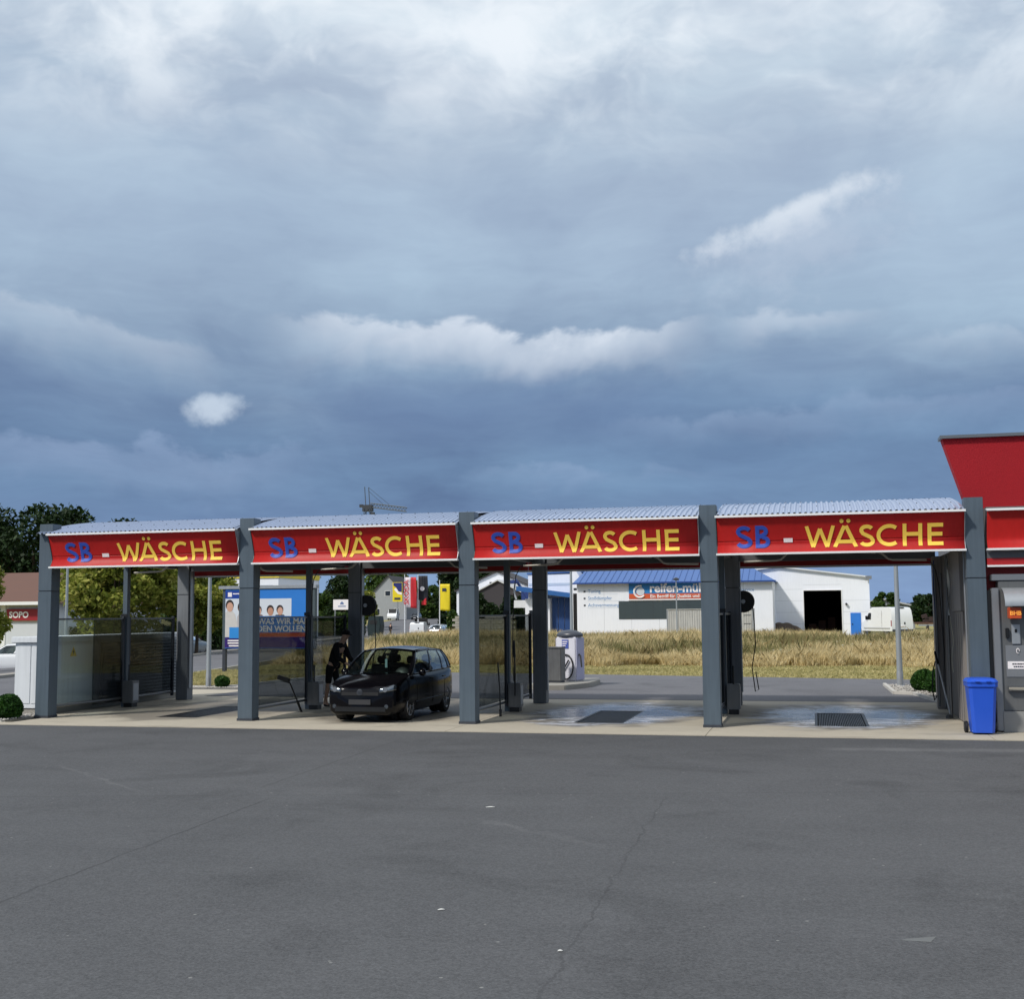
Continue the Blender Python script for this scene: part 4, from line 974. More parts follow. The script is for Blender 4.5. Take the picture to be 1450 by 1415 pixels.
    if detail:
        for x, y in ((-.38, 2.05), (.38, 2.05), (-.40, 3.05), (.40, 3.05)):
            sb = MB().prism([(y, .55), (y+.14, .55), (y+.32, 1.16), (y+.20, 1.20), (y+.12, 1.14)], x-.24, x+.24, 'x').build('seat', fab, root, bevel=.03)
            MB().box(x-.12, y+.20, 1.20, x+.12, y+.30, 1.38).build('headrest', fab, sb, bevel=.03)
        MB().lathe([(.17, -.012), (.19, 0), (.17, .012)], 22, (.38, 1.62, .98), Matrix.Rotation(R(-25), 3, 'X') @ Matrix.Rotation(PI/2, 3, 'X')).build('steering_wheel', blackp, root, smooth=50)
        MB().tube([(0, 1.62, 1.42), (0, 1.60, 1.33)], .004, 4).build('tag_string', white_l, root); MB().box(-.03, 1.59, 1.13, .03, 1.60, 1.33).build('air_freshener', paint('freshener', rgb(190, 220, 226), .5), root, bevel=.004)
        MB().box(-.11, 1.66, 1.40, .11, 1.69, 1.46).build('inner_mirror', blackp, root)
        for (x0, x1) in ((-.55, .05), (.0, .60)): MB().tube([(x0, .93+.05*abs(x0), 1.045), ((x0+x1)/2, .92, 1.06), (x1, .93+.05*abs(x1), 1.06)], .008, 4).build('wiper', blackp, root)
        MB().tube([(0, 3.62, 1.55), (0, 3.75, 1.85)], .004, 4).build('aerial', blackp, root)
    return root
def cr_rear(u): return 4.165-.10*u*u
car_black = paint('car_black', rgb(9, 8, 12), .12, 0., var=.02, spec=.26)
make_car((7.38, -.12, 0), R(-1.6), 'wet black compact car parked in the wash bay, headlights facing out', car_black, car_glass, 'compact_car', sc=.885, hs=1.02)
make_car((-30.2, 37.6, -.9), R(-75), 'white car parked at the kerb beside the kiosk', white_v, car_glass_dk, detail=False)
make_car((-31.0, 42.5, -.9), R(-75), 'dark blue car parked behind the white one in front of the discount store', paint('car_navy', rgb(24, 30, 56), .25, coat=.8), car_glass_dk, detail=False)
make_car((-27.1, 119., -.55), R(175), 'silver car half hidden by the dry grass below the yellow banner', paint('car_silver', rgb(170, 174, 180), .3, .5, coat=.6), car_glass_dk, detail=False)
make_car((-67.7, 228, 1.1), R(8), 'black car behind the flag poles on the street', paint('car_dark', rgb(20, 21, 26), .25, coat=.8), car_glass_dk, detail=False)
make_car((-22.8, 50., -.4), R(165), 'silver grey car parked beyond the street, seen through the smoked glass', paint('car_grey', rgb(140, 150, 156), .3, .5, coat=.6), car_glass_dk, detail=False)

def make_van(loc, rz, label, L=5.4, Wd=2.02, Ht=2.5, name='panel_van', scale=1.):
    r = empty(name, loc, rz, label, 'van'); r.scale = (scale,)*3
    hw = Wd/2                                   # rear at y=0 facing -y, nose at y=L
    prof = [(0.02, .42), (0, .9), (.05, 1.6), (.14, Ht-.28), (.26, Ht-.05), (.6, Ht), (L-1.9, Ht), (L-1.45, Ht-.12), (L-.85, 1.45), (L-.15, 1.08), (L, .75), (L-.05, .42)]
    m = MB(); vs = []; n = len(prof)
    def wx(z): return hw*(1. if z < 1.3 else 1.-.10*((z-1.3)/(Ht-1.3))**1.6)
    rows = (-1, -.93, 0, .93, 1)
    for k in rows:
        for (y, z) in prof: vs.append((k*wx(z), y, z-(.04 if abs(k) == 1 and z > Ht-.2 else 0)))
    fs = []
    for a in range(len(rows)-1):
        for i in range(n): fs.append((a*n+i, a*n+(i+1) % n, (a+1)*n+(i+1) % n, (a+1)*n+i))
    fs += [tuple(range(n))[::-1], tuple(range(4*n, 5*n))]
    m.add(vs, fs).build('body', white_v, r, smooth=30)
    for s in (-1, 1):
        MB().prism([(L-1.35, 1.40), (L-.95, 1.40), (L-1.42, 2.0), (L-1.8, 2.0), (L-1.8, 1.40)], s*(wx(1.7)+.004)-.01, s*(wx(1.7)+.004)+.01, 'x').build('cab_window', blackp, r)
        MB().box(s*(hw-.0)-.02, .03, .85, s*(hw-.0)+.012, .14, 1.35).build('tail_light', paint('tail_red', rgb(150, 14, 18), .2), r)
        MB().box(s*(hw+.02)-.02, .3, .62, s*(hw+.02)-.0, L-.5, .74).build('rub_strip', paint('van_strip', rgb(190, 192, 194), .5), r)
        MB().box(s*(hw+.1)-.08, L-1.2, 1.4, s*(hw+.1)+.08, L-1.1, 1.75).build('mirror', blackp, r, bevel=.02)
        MB().box(s*(hw+.001)-.004, 1.7, .75, s*(hw+.001)+.004, 1.72, 2.2).build('door_seam', steel, r)
        for y in (1.05, L-1.0): wheel(r, s*(hw-.12), y, .34, s)
    MB().box(-.012, -.012, .62, .012, .004, Ht-.4, Matrix.Rotation(R(-4), 4, 'X')).build('door_split', steel, r)
    MB().box(.16, -.02, 1.0, .26, .0, 1.2).build('door_handle', blackp, r); MB().box(-.28, .16, Ht-.10, .28, .24, Ht-.03).build('brake_light', blackp, r)
    MB().box(-hw+.05, -.10, .36, hw-.05, .02, .58).build('rear_bumper', paint('van_bumper', rgb(70, 72, 74), .6), r, bevel=.02)
    MB().box(-.26, -.03, .80, .26, -.006, .91).build('number_plate', white_l, r)
    MB().prism([(L-1.42, 2.30), (L-.86, 1.48), (L-.83, 1.48), (L-1.38, 2.32)], -.8, .8, 'x').build('windscreen', blackp, r)
    return r
make_van((23.4, 87.5, 0), R(26), 'tall white panel van parked beside the white warehouse')
make_van((-30.7, 118., -.55), R(8), 'white delivery van half hidden by the dry grass at the flag poles', 4.4, 1.75, 1.85)
make_van((-70.8, 224., 1.15), R(192), 'white van driving on the street past the grey gabled house', 5., 1.95, 2.3)

# ------------------------------------------------------------------ people
def skin_obj(name, verts, edges, radii, mat, parent, sub=2):
    me = bpy.data.meshes.new(name); me.from_pydata([Vector(v) for v in verts], edges, []); me.update()
    o = bpy.data.objects.new(name, me); C.objects.link(o)
    o.modifiers.new('skin', 'SKIN'); o.modifiers.new('sub', 'SUBSURF').levels = sub
    for i, rr in enumerate(radii):
        me.skin_vertices[0].data[i].radius = (rr, rr) if not isinstance(rr, tuple) else rr
    me.skin_vertices[0].data[0].use_root = True
    bpy.context.view_layer.update()
    m2 = bpy.data.meshes.new_from_object(o.evaluated_get(bpy.context.evaluated_depsgraph_get())); bpy.data.objects.remove(o)
    m2.shade_smooth(); m2.materials.clear(); m2.materials.append(mat)
    q = bpy.data.objects.new(name, m2); C.objects.link(q); q.parent = parent; return q
def make_person(loc, rz, label, top, legs, shorts, lean=.16, reach=True, stride=.10, cap=True, skinc=(196, 158, 134), fingers=True):
    """faces +x in its own frame; z up, 1.75 m tall"""
    r = empty('person', loc, rz, label, 'person')
    sk = paint('skin%d' % skinc[0], rgb(*skinc), .55, var=.06)
    l = lean
    pel = (0, 0, .95); wa = (l*.25, 0, 1.10); ch = (l*.75, 0, 1.34); nk = (l*1.05, 0, 1.49); hd0 = (l*1.2+.02, 0, 1.56); hd1 = (l*1.3+.045, 0, 1.64); hd2 = (l*1.35+.04, 0, 1.72)
    V = [pel, wa, ch, nk, hd0, hd1, hd2]; E = [(0, 1), (1, 2), (2, 3), (3, 4), (4, 5), (5, 6)]; Rr = [(.135, .105), (.125, .10), (.145, .10), .055, .072, .088, .07]
    arms = []
    for sg in (-1, 1):
        k = len(V); sh = (l*.85, sg*.17, 1.42)
        if reach: el = (l+.06, sg*.235, 1.14); wr = (l+.27, sg*.17, 1.0); pm = (l+.34, sg*.16, .96)
        else: el = (-.05*sg, sg*.23, 1.15); wr = (.12*sg+.05, sg*.24, .93); pm = (.13*sg+.06, sg*.24, .85)
        V += [sh, el, wr, pm]; E += [(2, k), (k, k+1), (k+1, k+2), (k+2, k+3)]; Rr += [.06, .045, .032, (.042, .022)]
        arms.append((sh, el, wr))
        if fingers:
            d = (Vector(pm)-Vector(wr)).normalized(); s_ = Vector((0, 1, 0)); dn = Vector((0, 0, -1)) if reach else Vector((1, 0, 0))
            for f in range(4):
                b0 = Vector(pm)+s_*((f-1.5)*.019)+d*.02; ln = (.07, .08, .075, .058)[f]; q = len(V)
                V += [tuple(b0), tuple(b0+d*ln*.55+dn*.012), tuple(b0+d*ln*.85+dn*.045)]; E += [(k+3, q), (q, q+1), (q+1, q+2)]; Rr += [.010, .009, .008]
            q = len(V); t0 = Vector(wr)+d*.035-s_*sg*.03
            V += [tuple(t0), tuple(t0+d*.04-s_*sg*.025+dn*.01)]; E += [(k+2, q), (q, q+1)]; Rr += [.013, .010]
    lg = []
    for sg in (-1, 1):
        k = len(V); hip = (0, sg*.095, .88); kn = (.03+sg*stride*.7, sg*.10, .49); an = (-.02+sg*stride, sg*.10, .09); he = (-.05+sg*stride, sg*.10, .035); to = (.13+sg*stride, sg*.115, .03)
        V += [hip, kn, an, he, to]; E += [(0, k), (k, k+1), (k+1, k+2), (k+2, k+3), (k+2, k+4)]; Rr += [.085, .058, .038, .035, (.04, .025)]
        lg.append((hip, kn, an, he, to))
    skin_obj('body', V, E, Rr, sk, r)
    # face: nose, ears, eyes, mouth
    hx = hd1[0]; hz = 1.65
    face = MB(); face.lathe([(.004, 0), (.014, .01), (.008, .035)], 8, (hx+.085, 0, hz-.03), Matrix.Rotation(R(15), 3, 'Y')); face.build('nose', sk, r, smooth=60)
    for sg in (-1, 1):
        MB().lathe([(.003, -.006), (.022, -.004), (.026, .004), (.003, .008)], 10, (hx-.005, sg*.086, hz-.01), Matrix.Rotation(PI/2, 3, 'X')).build('ear', sk, r, smooth=60)
        MB().lathe([(.002, -.004), (.009, 0), (.002, .004)], 8, (hx+.08, sg*.03, hz+.005), Matrix.Rotation(PI/2, 3, 'Y')).build('eye', blackp, r)
    MB().box(hx+.074, -.02, hz-.068, hx+.082, .02, hz-.062).build('mouth', paint('lip', rgb(150, 96, 88), .6), r)
    jv = [(0, 0, .87), wa, ch, (nk[0], 0, 1.47)]; je = [(0, 1), (1, 2), (2, 3)]; jr = [(.15, .125), (.152, .127), (.17, .125), .075]
    for (sh, el, wr) in arms:
        k = len(jv); jv += [sh, el, tuple(Vector(el).lerp(Vector(wr), .88))]; je += [(2, k), (k, k+1), (k+1, k+2)]; jr += [.082, .062, .046]
    skin_obj('jacket', jv, je, jr, top, r)
    tv = [(l*.22, 0, 1.07)]; te = []; tr_ = [(.148, .124)]
    for (hip, kn, an, he, to) in lg:
        k = len(tv); end = Vector(kn).lerp(Vector(hip), .08) if shorts else Vector(an)+Vector((0, 0, .02))
        mid = Vector(hip).lerp(end, .5) if shorts else Vector(kn)
        tv += [hip, tuple(mid), tuple(end)]; te += [(0, k), (k, k+1), (k+1, k+2)]; tr_ += [.105, .085 if shorts else .075, .08 if shorts else .058]
    skin_obj('trousers', tv, te, tr_, legs, r)
    for (hip, kn, an, he, to) in lg:
        skin_obj('shoe', [(he[0], he[1], .05), (he[0]+.1, he[1], .045), (to[0]+.03, to[1], .035)], [(0, 1), (1, 2)], [.048, .046, (.042, .03)], blackp, r, 1)
    if cap:
        c = MB().lathe([(.105, hz+.02), (.108, hz+.05), (.095, hz+.095), (.06, hz+.125), (.005, hz+.135)], 18, (hx-.005, 0, 0)).build('cap', top, r, smooth=60)
        MB().grid(lambda u, v: (hx+.07+.10*v, (u-.5)*.15*(1-.35*v*v), hz+.035-.025*v), 8, 4).build('peak', top, c, smooth=60, solid=.008)
    else:
        MB().lathe([(.09, hz-.02), (.102, hz+.03), (.098, hz+.07), (.06, hz+.11), (.005, hz+.122)], 18, (hx-.012, 0, 0)).build('hair', paint('hair_dark', rgb(40, 32, 28), .8), r, smooth=60)
    return r
cloth_black = paint('cloth_black', rgb(16, 16, 18), .95, var=.2, scale=9.)
make_person((5.12, 3.95, 0), R(-12), 'person in black jacket, cap and dark shorts bending towards the black car', cloth_black, cloth_black, True, .26, True)
make_person((-34.4, 119., H(-34.4, 119)), R(60), 'distant person in dark clothes walking along the street', paint('cloth_navy', rgb(24, 26, 36), .9), cloth_black, False, .02, False, .2, False, (190, 150, 128), False)
# ------------------------------------------------------------------ billboard
def make_billboard():
    r = empty('billboard', (-5.1, 18.3, 0), R(0), 'large blue advertising billboard on dark posts showing faces and white lettering', 'billboard')
    W = 3.42; z0, z1 = .95, 3.10
    fr = paint('board_frame', rgb(74, 86, 90), .5, var=.08)
    MB().box(0, .03, z0-.02, W+.24, .22, z1+.02).build('back_box', fr, r)
    MB().box(-.14, -.04, z1+.025, W+.30, .26, z1+.14).build('top_bar', galv, r)
    for x in (.06, W+.06): MB().box(x-.06, .05, 0, x+.06, .2, z0-.02 if x > 1 else z1).build('post', slate_dk, r)
    MB().box(W+.13, .0, z0, W+.24, .03, z1).build('frame_edge', fr, r)
    blue = paint('ad_blue', rgb(46, 124, 208), .35, var=.04, coat=.3); navy = paint('ad_navy', rgb(26, 62, 150), .35); pur = paint('ad_purple', rgb(56, 34, 110), .35)
    f = MB().box(.12, .0, z0, W+.12, .028, z1).build('poster', blue, r)
    sk = [paint('face_a', rgb(206, 160, 138), .5), paint('face_b', rgb(188, 140, 116), .5)]; hr = paint('ad_hair', rgb(44, 34, 32), .5); pho = paint('ad_photo', rgb(214, 220, 228), .4, var=.05); coatm = paint('ad_coat', rgb(206, 202, 198), .5, var=.1, scale=9.)
    def flat(nm, x0, x1, a, b, m, k): return MB().box(x0, -.002*k-.001, a, x1, -.002*k+.0005, b).build(nm, m, f)
    flat('print_field', .12, .80, 2.78, 3.06, navy, 1); flat('print_photo', .125, .85, 1.36, 2.77, pho, 1); flat('print_photo', .85, 2.75, 2.12, 2.76, pho, 1)
    flat('print_band', .12, W+.10, .97, 1.35, pur, 1); flat('print_band', .85, W+.10, 1.36, 1.52, paint('ad_orange', rgb(186, 84, 58), .4), 1)
    flat('logo', .22, .38, 2.84, 3.0, white_l, 2); flat('print_line', .42, .74, 2.93, 2.97, white_l, 2); flat('code_panel', .30, .70, 1.32, 1.72, paint('ad_cyan', rgb(50, 140, 215), .4), 6)
    for k, z in enumerate((1.21, 1.12, 1.02)): flat('print_line', .24+.05*(k == 2), .70, z, z+.05, white_l, 7)
    def disc(nm, cx, cz, rx, rz, m, k, a0=0, a1=360):
        n = 20; vs = [(cx, -.002*k, cz)]+[(cx+rx*math.cos(R(a0+(a1-a0)*i/n)), -.002*k, cz+rz*math.sin(R(a0+(a1-a0)*i/n))) for i in range(n+1)]
        return MB().add(vs, [(0, 1+i, 2+i) for i in range(n)]).build(nm, m, f)
    for j, (x, z, s) in enumerate(((.30, 2.50, 1.2), (.78, 2.42, 1.2), (1.45, 2.33, .95), (1.92, 2.32, 1.05), (2.30, 2.33, 1.0))):
        disc('print_hair', x, z+.03*s, .135*s, .165*s, hr, 4); disc('print_face', x+.01, z-.03*s, .108*s, .145*s, sk[j % 2], 5)
        MB().prism([(x-.2*s, 2.125), (x+.2*s, 2.125), (x+.15*s, z-.16*s), (x-.15*s, z-.16*s)], -.0062, -.0048, 'y').build('print_shoulders', [coatm, hr, paint('ad_knit', rgb(120, 96, 90), .6)][j % 3], f) if j > 1 else None
    MB().prism([(.125, 1.36), (.60, 1.36), (.60, 1.9), (.52, 2.2), (.40, 2.33), (.22, 2.33), (.125, 2.25)], -.007, -.0055, 'y').build('print_coat', coatm, f)
    MB().prism([(.60, 1.36), (.85, 1.36), (.85, 2.28), (.70, 2.26), (.60, 2.1)], -.0065, -.005, 'y').build('print_coat', paint('ad_coat2', rgb(190, 186, 188), .5, var=.1), f)
    text('lettering', 'WAS WIR MAL', .30, white_l, f, (W-.02, -.006, 1.83), bold=.008, align='RIGHT'); text('lettering', 'WERDEN WOLLEN.', .30, white_l, f, (W-.02, -.006, 1.56), bold=.008, align='RIGHT')
make_billboard()

# ------------------------------------------------------------------ tyre shop and warehouse
def make_tyre_shop():
    r = empty('tyre_shop', (-4.6, 85, 0), 0, 'long white tyre shop with blue roof and blue and orange sign', 'building')
    L = 17.2
    MB().box(0, 0, 0, L, 14, 4.85).build('wall', white_w, r)
    for k in range(1, 7): MB().box(L*k/7-.012, -.004, .2, L*k/7+.012, -.001, 4.8).build('panel_joint', paint('joint_grey', rgb(190, 194, 200), .6), r)
    bl = paint('roof_blue', rgb(66, 104, 166), .4, var=.06, scale=1.5, streak=.06)
    m = MB(); z = 4.86; h = 6.15
    vs = [(-.3, -.45, z), (L+.3, -.45, z), (L+.3, 14.4, z), (-.3, 14.4, z), (.4, 6.9, h+.9), (L-3.4, 6.9, h+.9)]
    m.add(vs, [(0, 1, 5, 4), (1, 2, 5), (2, 3, 4, 5), (3, 0, 4), (3, 2, 1, 0)]); rf = m.build('roof', bl, r)
    sl = (h+.9-z)/7.35
    for k in range(30):
        x = .3+k*.55
        if x > L-.2: break
        top = 1. if x < L-3.4 else max(.08, 1-(x-(L-3.4))/3.7)
        ya, yb = -.45, -.45+7.35*top
        MB().add([(x-.03, ya, z+.012), (x+.03, ya, z+.012), (x+.03, yb, z+.012+sl*7.35*top), (x-.03, yb, z+.012+sl*7.35*top), (x, ya, z+.06), (x, yb, z+.06+sl*7.35*top)], [(0, 4, 5, 3), (4, 1, 2, 5), (0, 1, 4), (3, 5, 2), (0, 3, 2, 1)]).build('roof_seam', bl, rf)
    MB().box(-.32, -.56, z-.10, L+.32, -.46, z+.03).build('gutter', paint('gutter_blue', rgb(44, 74, 140), .4), r)
    s = MB().box(4.72, -.10, 3.38, 12.5, -.01, 4.78).build('shop_sign', paint('sign_blue', rgb(44, 126, 190), .4), r)
    MB().box(4.72, -.115, 3.40, 12.5, -.102, 3.86).build('sign_band', paint('sign_orange', rgb(206, 92, 52), .4), s)
    MB().box(4.66, -.118, 3.28, 12.56, -.01, 3.375).build('sign_edge', white_l, s)
    ring = MB(); cx, cz = 5.70, 4.05
    ring.tube([(cx+.50*math.cos(a), -.14, cz+.52*math.sin(a)) for a in [R(70+250*k/20) for k in range(21)]], .09, 6); ring.build('emblem', white_l, s)
    MB().lathe([(.06, -.01), (.36, -.01), (.36, .01), (.06, .01)], 20, (cx+.05, -.13, cz), Matrix.Rotation(PI/2, 3, 'X')).build('emblem_disc', paint('emblem_grey', rgb(206, 212, 220), .5), s)
    text('lettering', 'reifen-müller', 1.10, white_l, s, (6.55, -.125, 3.98), bold=.03, ext=.01)
    text('lettering', 'Ein Begriff für Qualität und Service', .40, white_l, s, (6.6, -.13, 3.50), bold=.008, ext=.006)
    MB().box(3.78, -.03, 1.62, 13.0, -.005, 3.22).build('window_band', paint('band_dark', rgb(60, 72, 76), .5, var=.06, streak=.1), r)
    for k in range(1, 6): MB().box(3.78+k*1.53, -.036, 1.64, 3.80+k*1.53, -.031, 3.2).build('band_joint', slate_dk, r)
    inkb = paint('list_blue', rgb(120, 160, 205), .5)
    for k, t in enumerate(('Tuning', 'Stoßdämpfer', 'Achsvermessung')):
        MB().box(.62, -.02, 4.04-k*.62, .78, -.004, 4.20-k*.62).build('list_bullet', slate_dk, r); text('lettering', t, .42, inkb, r, (1.0, -.012, 4.0-k*.62))
        MB().box(.95, -.01, 3.86-k*.62, 4.3-.6*(k == 0), -.006, 3.88-k*.62).build('list_rule', paint('rule_grey', rgb(196, 208, 220), .5), r)
    for k, t in enumerate(('Reifenservice', 'Inspektion', 'TÜV')): text('lettering', t, .40, inkb, r, (13.5, -.012, 3.98-k*.62))
make_tyre_shop()
def make_workshop():
    r = empty('tyre_workshop', (-10.4, 90, 0), 0, 'white workshop wing with blue flat canopy and blue gates adjoining the tyre shop', 'building')
    MB().box(-.6, 3.2, 0, 5.0, 12, 6.0).build('wall', white_w, r); MB().prism([(-.7, 6.0), (5.1, 6.15), (5.1, 6.3), (-.7, 6.15)], 3.1, 12, 'y').build('roof', paint('roof_blue', rgb(66, 104, 166), .4), r)
    MB().box(-.4, 1.0, 0, 2.0, 3.19, 3.6).build('porch_wall', white_w, r); MB().box(.0, .95, 0, 1.75, .99, 2.5).build('shop_window', paint('glass_dark', rgb(38, 42, 50), .2), r)
    MB().box(.4, .93, 1.5, .75, .945, 2.0).build('poster', white_l, r); MB().box(.35, .95, 2.75, 1.1, .98, 3.2).build('plate', paint('roof_blue', rgb(66, 104, 166), .4), r)
    MB().prism([(-1., 4.35), (4.4, 3.65), (4.4, 4.05), (-1., 4.8)], -.2, 3.19, 'y').build('canopy', paint('canopy_blue', rgb(44, 96, 160), .45, var=.06), r)
    for k in range(4): MB().box(2.1+k*.62, 1.6, 0, 2.66+k*.62, 1.7, 3.7).build('gate_leaf', paint('gate_blue', rgb(34, 70, 128), .5, var=.08), r)
    MB().box(-.55, 3.17, 4.9, 4.95, 3.195, 5.15).build('wall_stripe', paint('stripe_grey', rgb(196, 208, 222), .5), r)
    g = MB().prism([(4.75, 0), (5.75, 0), (5.75, 5.2), (5.2, 6.15), (4.75, 6.3)], -2.4, -.0, 'y').build('gable', white_w, r); MB().box(4.95, -2.43, .0, 5.5, -2.401, 4.0).build('gate_opening', dark_in, g)
    MB().box(5.0, -2.43, 4.3, 5.5, -2.402, 4.5).build('vent', slate_dk, g)
make_workshop()
def make_warehouse():
    r = empty('warehouse', (9.0, 92, 0), 0, 'white gabled warehouse with open dark gate and blue door', 'building')
    W = 11.95; zl = 5.75; za = 6.22; zr_ = 5.18; xa = 3.9
    # gable wall with the gate cut out
    g0, g1, gz = 6.15, 9.48, 4.08
    m = MB()
    def wall(poly): m.prism(poly, 0, .3, 'y')
    wall([(0, 0), (g0, 0), (g0, za-(g0-xa)*(za-zr_)/(W-xa)), (xa, za), (0, zl)]); zt = lambda x: za-(x-xa)*(za-zr_)/(W-xa)
    wall([(g0, gz), (g1, gz), (g1, zt(g1)), (g0, zt(g0))]); wall([(g1, 0), (W, 0), (W, zr_), (g1, zt(g1))])
    m.build('gable_wall', white_w, r)
    for k in range(1, 4): MB().box(g1+.1, -.004, k*1.05, W-.05, -.001, k*1.05+.02).build('panel_joint', paint('joint_grey', rgb(190, 194, 200), .6), r)
    MB().box(g0, -.004, 4.6, g1, -.001, 4.62).build('panel_joint', paint('joint_grey', rgb(190, 194, 200), .6), r)
    for k in range(1, 5): MB().box(.05, -.004, k*1.05, g0-.09, -.001, k*1.05+.02).build('panel_joint', paint('joint_grey', rgb(190, 194, 200), .6), r)
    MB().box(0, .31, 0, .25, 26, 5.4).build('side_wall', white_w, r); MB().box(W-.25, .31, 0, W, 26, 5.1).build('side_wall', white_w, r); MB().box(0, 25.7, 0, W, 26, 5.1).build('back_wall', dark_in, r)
    MB().prism([(-.1, zl+.02), (xa, za+.02), (W+.1, zr_), (W+.1, zr_+.14), (xa, za+.16), (-.1, zl+.16)], -.25, 26, 'y').build('roof', paint('ware_roof', rgb(214, 218, 222), .5), r)
    f = MB(); f.box(g0-.08, -.05, 0, g0, .0-.002, gz+.08); f.box(g1, -.05, 0, g1+.08, -.002, gz+.08); f.box(g0, -.05, gz, g1, -.002, gz+.08); f.build('gate_frame', white_trim, r)
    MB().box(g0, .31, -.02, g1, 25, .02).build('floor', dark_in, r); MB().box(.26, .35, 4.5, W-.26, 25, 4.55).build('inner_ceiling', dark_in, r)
    d = MB().box(10.22, -.05, 0, 11.12, -.003, 2.03).build('door', paint('door_blue', rgb(48, 122, 214), .45), r); MB().box(10.32, -.09, .95, 10.42, -.051, 1.05).build('handle', blackp, d)
    l = MB().box(9.80, -.28, 2.72, 9.98, -.02, 2.92).build('wall_lamp', slate_dk, r, bevel=.03)
    for k in range(3): MB().box(6.5+k*.9, 6+k, .02, 7.2+k*.9, 7+k, 1.0+.3*k).build('stacked_goods', paint('goods', rgb(90, 60, 50), .8, var=.2), r)
    e = MB().box(W-.32, -.33, zr_-.14, W+.22, -.26, zr_+.16).build('roof_edge', paint('ware_trim', rgb(120, 124, 130), .5), r)
make_warehouse()
def make_container():
    r = empty('shipping_container', (4.1, 79.2, 0), R(0), 'weathered white shipping container in front of the tyre shop', 'container')
    wc = paint('container_white', rgb(196, 196, 192), .6, var=.14, scale=1.2, streak=.3)
    MB().box(0, .04, .1, 7.1, 2.4, 2.40).build('body', wc, r)
    n = 36
    for k in range(n): MB().box(.1+k*6.9/n, .0, .2, .1+(k+.5)*6.9/n, .038, 2.32).build('rib', wc, r)
    for x in (0, 7.0): MB().box(x, -.02, .05, x+.1, .0395, 2.45).build('corner_post', galv, r)
    MB().box(.0, -.03, 2.401, 7.1, 2.4, 2.46).build('top_rail', wc, r)
    for k in range(3): MB().box(6.3, -.012, .5+k*.7, 6.9, -.001, .54+k*.7).build('lock_bar', slate_dk, r)
make_container()
def house(name, loc, rz, label, w, d, he, hr, wallm, roofm, wins=(), cat='house', over=.3):
    r = empty(name, loc, rz, label, cat)
    MB().prism([(0, -.3), (w, -.3), (w, he), (w/2, hr), (0, he)], 0, d, 'y').build('wall', wallm, r)
    k = (hr-he)/(w/2)
    for sg in (0, 1):
        a = (-over, he-k*over) if not sg else (w+over, he-k*over); rf = MB().prism([a, (w/2, hr+.01), (w/2, hr+.2), (a[0], a[1]+.18)], -over, d+over, 'y').build('roof', roofm, r)
    for (x, z, ww, hh) in wins:
        q = MB().box(x, -.05, z, x+ww, -.002, z+hh).build('window', white_trim, r); MB().box(x+.08, -.06, z+.08, x+ww-.08, -.051, z+hh-.08).build('pane', paint('pane_dark', rgb(40, 46, 56), .15), q)
    return r
tile_dk = paint('tile_dark', rgb(60, 58, 60), .7, var=.12, scale=2.); tile_br = paint('tile_brown', rgb(104, 74, 62), .8, var=.14, scale=1.5, bump=.5, bscale=12.)
house('grey_house', (-79.5, 232, 1.2), R(4), 'grey boarded house with steep gable behind the parked vans', 8.4, 12, 5.2, 9.6, paint('grey_board', rgb(160, 164, 170), .7, var=.06, streak=.12), tile_dk, ((1.2, 1., 1.2, 1.5), (5.6, 1., 1.2, 1.5), (3.5, 5.2, 1.3, 1.2)))
house('white_house', (-37.5, 158, -.3), R(0), 'white gabled house with one small window behind the dark shed roof', 13, 10, 6.1, 8.9, white_w, tile_dk, ((5.2, 6.7, .8, .8), (2, 2, 1.2, 1.4), (9, 2, 1.2, 1.4)))
house('dark_shed', (-32.3, 148, -.5), R(0), 'low shed with dark gable front before the white house', 8.0, 9, 5.5, 7.5, paint('shed_dark', rgb(62, 58, 62), .8, var=.08), paint('shed_trim', rgb(200, 200, 200), .6), ())
r_ = house('far_hall', (20.5, 135, 0), R(0), 'far grey hall with pale roof behind the white van', 7.5, 12, 2.7, 3.6, paint('hall_grey', rgb(132, 138, 146), .7), paint('hall_roof', rgb(178, 180, 182), .6), ((1, .8, 1, 1),), 'hall')
def make_store():
    z = -.9
    r = empty('discount_store', (-62, 60, z), 0, 'white discount store with brown hipped roof and red SOPO sign', 'store')
    W = 21.2
    MB().box(0, 0, 0, W, 16, 4.2).build('wall', paint('store_wall', rgb(206, 210, 216), .7, var=.05), r)
    MB().add([(-.8, -.8, 4.2), (W+.8, -.8, 4.2), (W+.8, 16.8, 4.2), (-.8, 16.8, 4.2), (7, 8, 6.9), (W-5, 8, 6.9)], [(0, 1, 5, 4), (1, 2, 5), (2, 3, 4, 5), (3, 0, 4), (3, 2, 1, 0)]).build('roof', tile_br, r)
    MB().box(-.85, -.9, 4.05, W+.85, -.8, 4.3).build('gutter', white_trim, r)
    s = MB().box(W-4.0, -.2, 2.85, W-.5, -.05, 3.75).build('shop_sign', paint('sopo_red', rgb(150, 32, 42), .5), r)
    text('lettering', 'SOPO', .66, white_l, s, (W-3.75, -.22, 3.08), bold=.02, ext=.01)
    MB().prism([(W-1.25, 3.3), (W-.95, 3.62), (W-.65, 3.3), (W-.95, 2.98)], -.215, -.205, 'y').build('logo', paint('logo_yellow', rgb(222, 186, 60), .5), s)
    MB().box(W-4.6, -.05, 0, W-4.2, -.004, 4.1).build('pilaster', white_trim, r)
    for k in range(4): MB().box(W-20+k*3.6, -.06, .4, W-17.4+k*3.6, -.005, 2.4).build('shop_window', paint('pane_dark', rgb(40, 46, 56), .15), r)
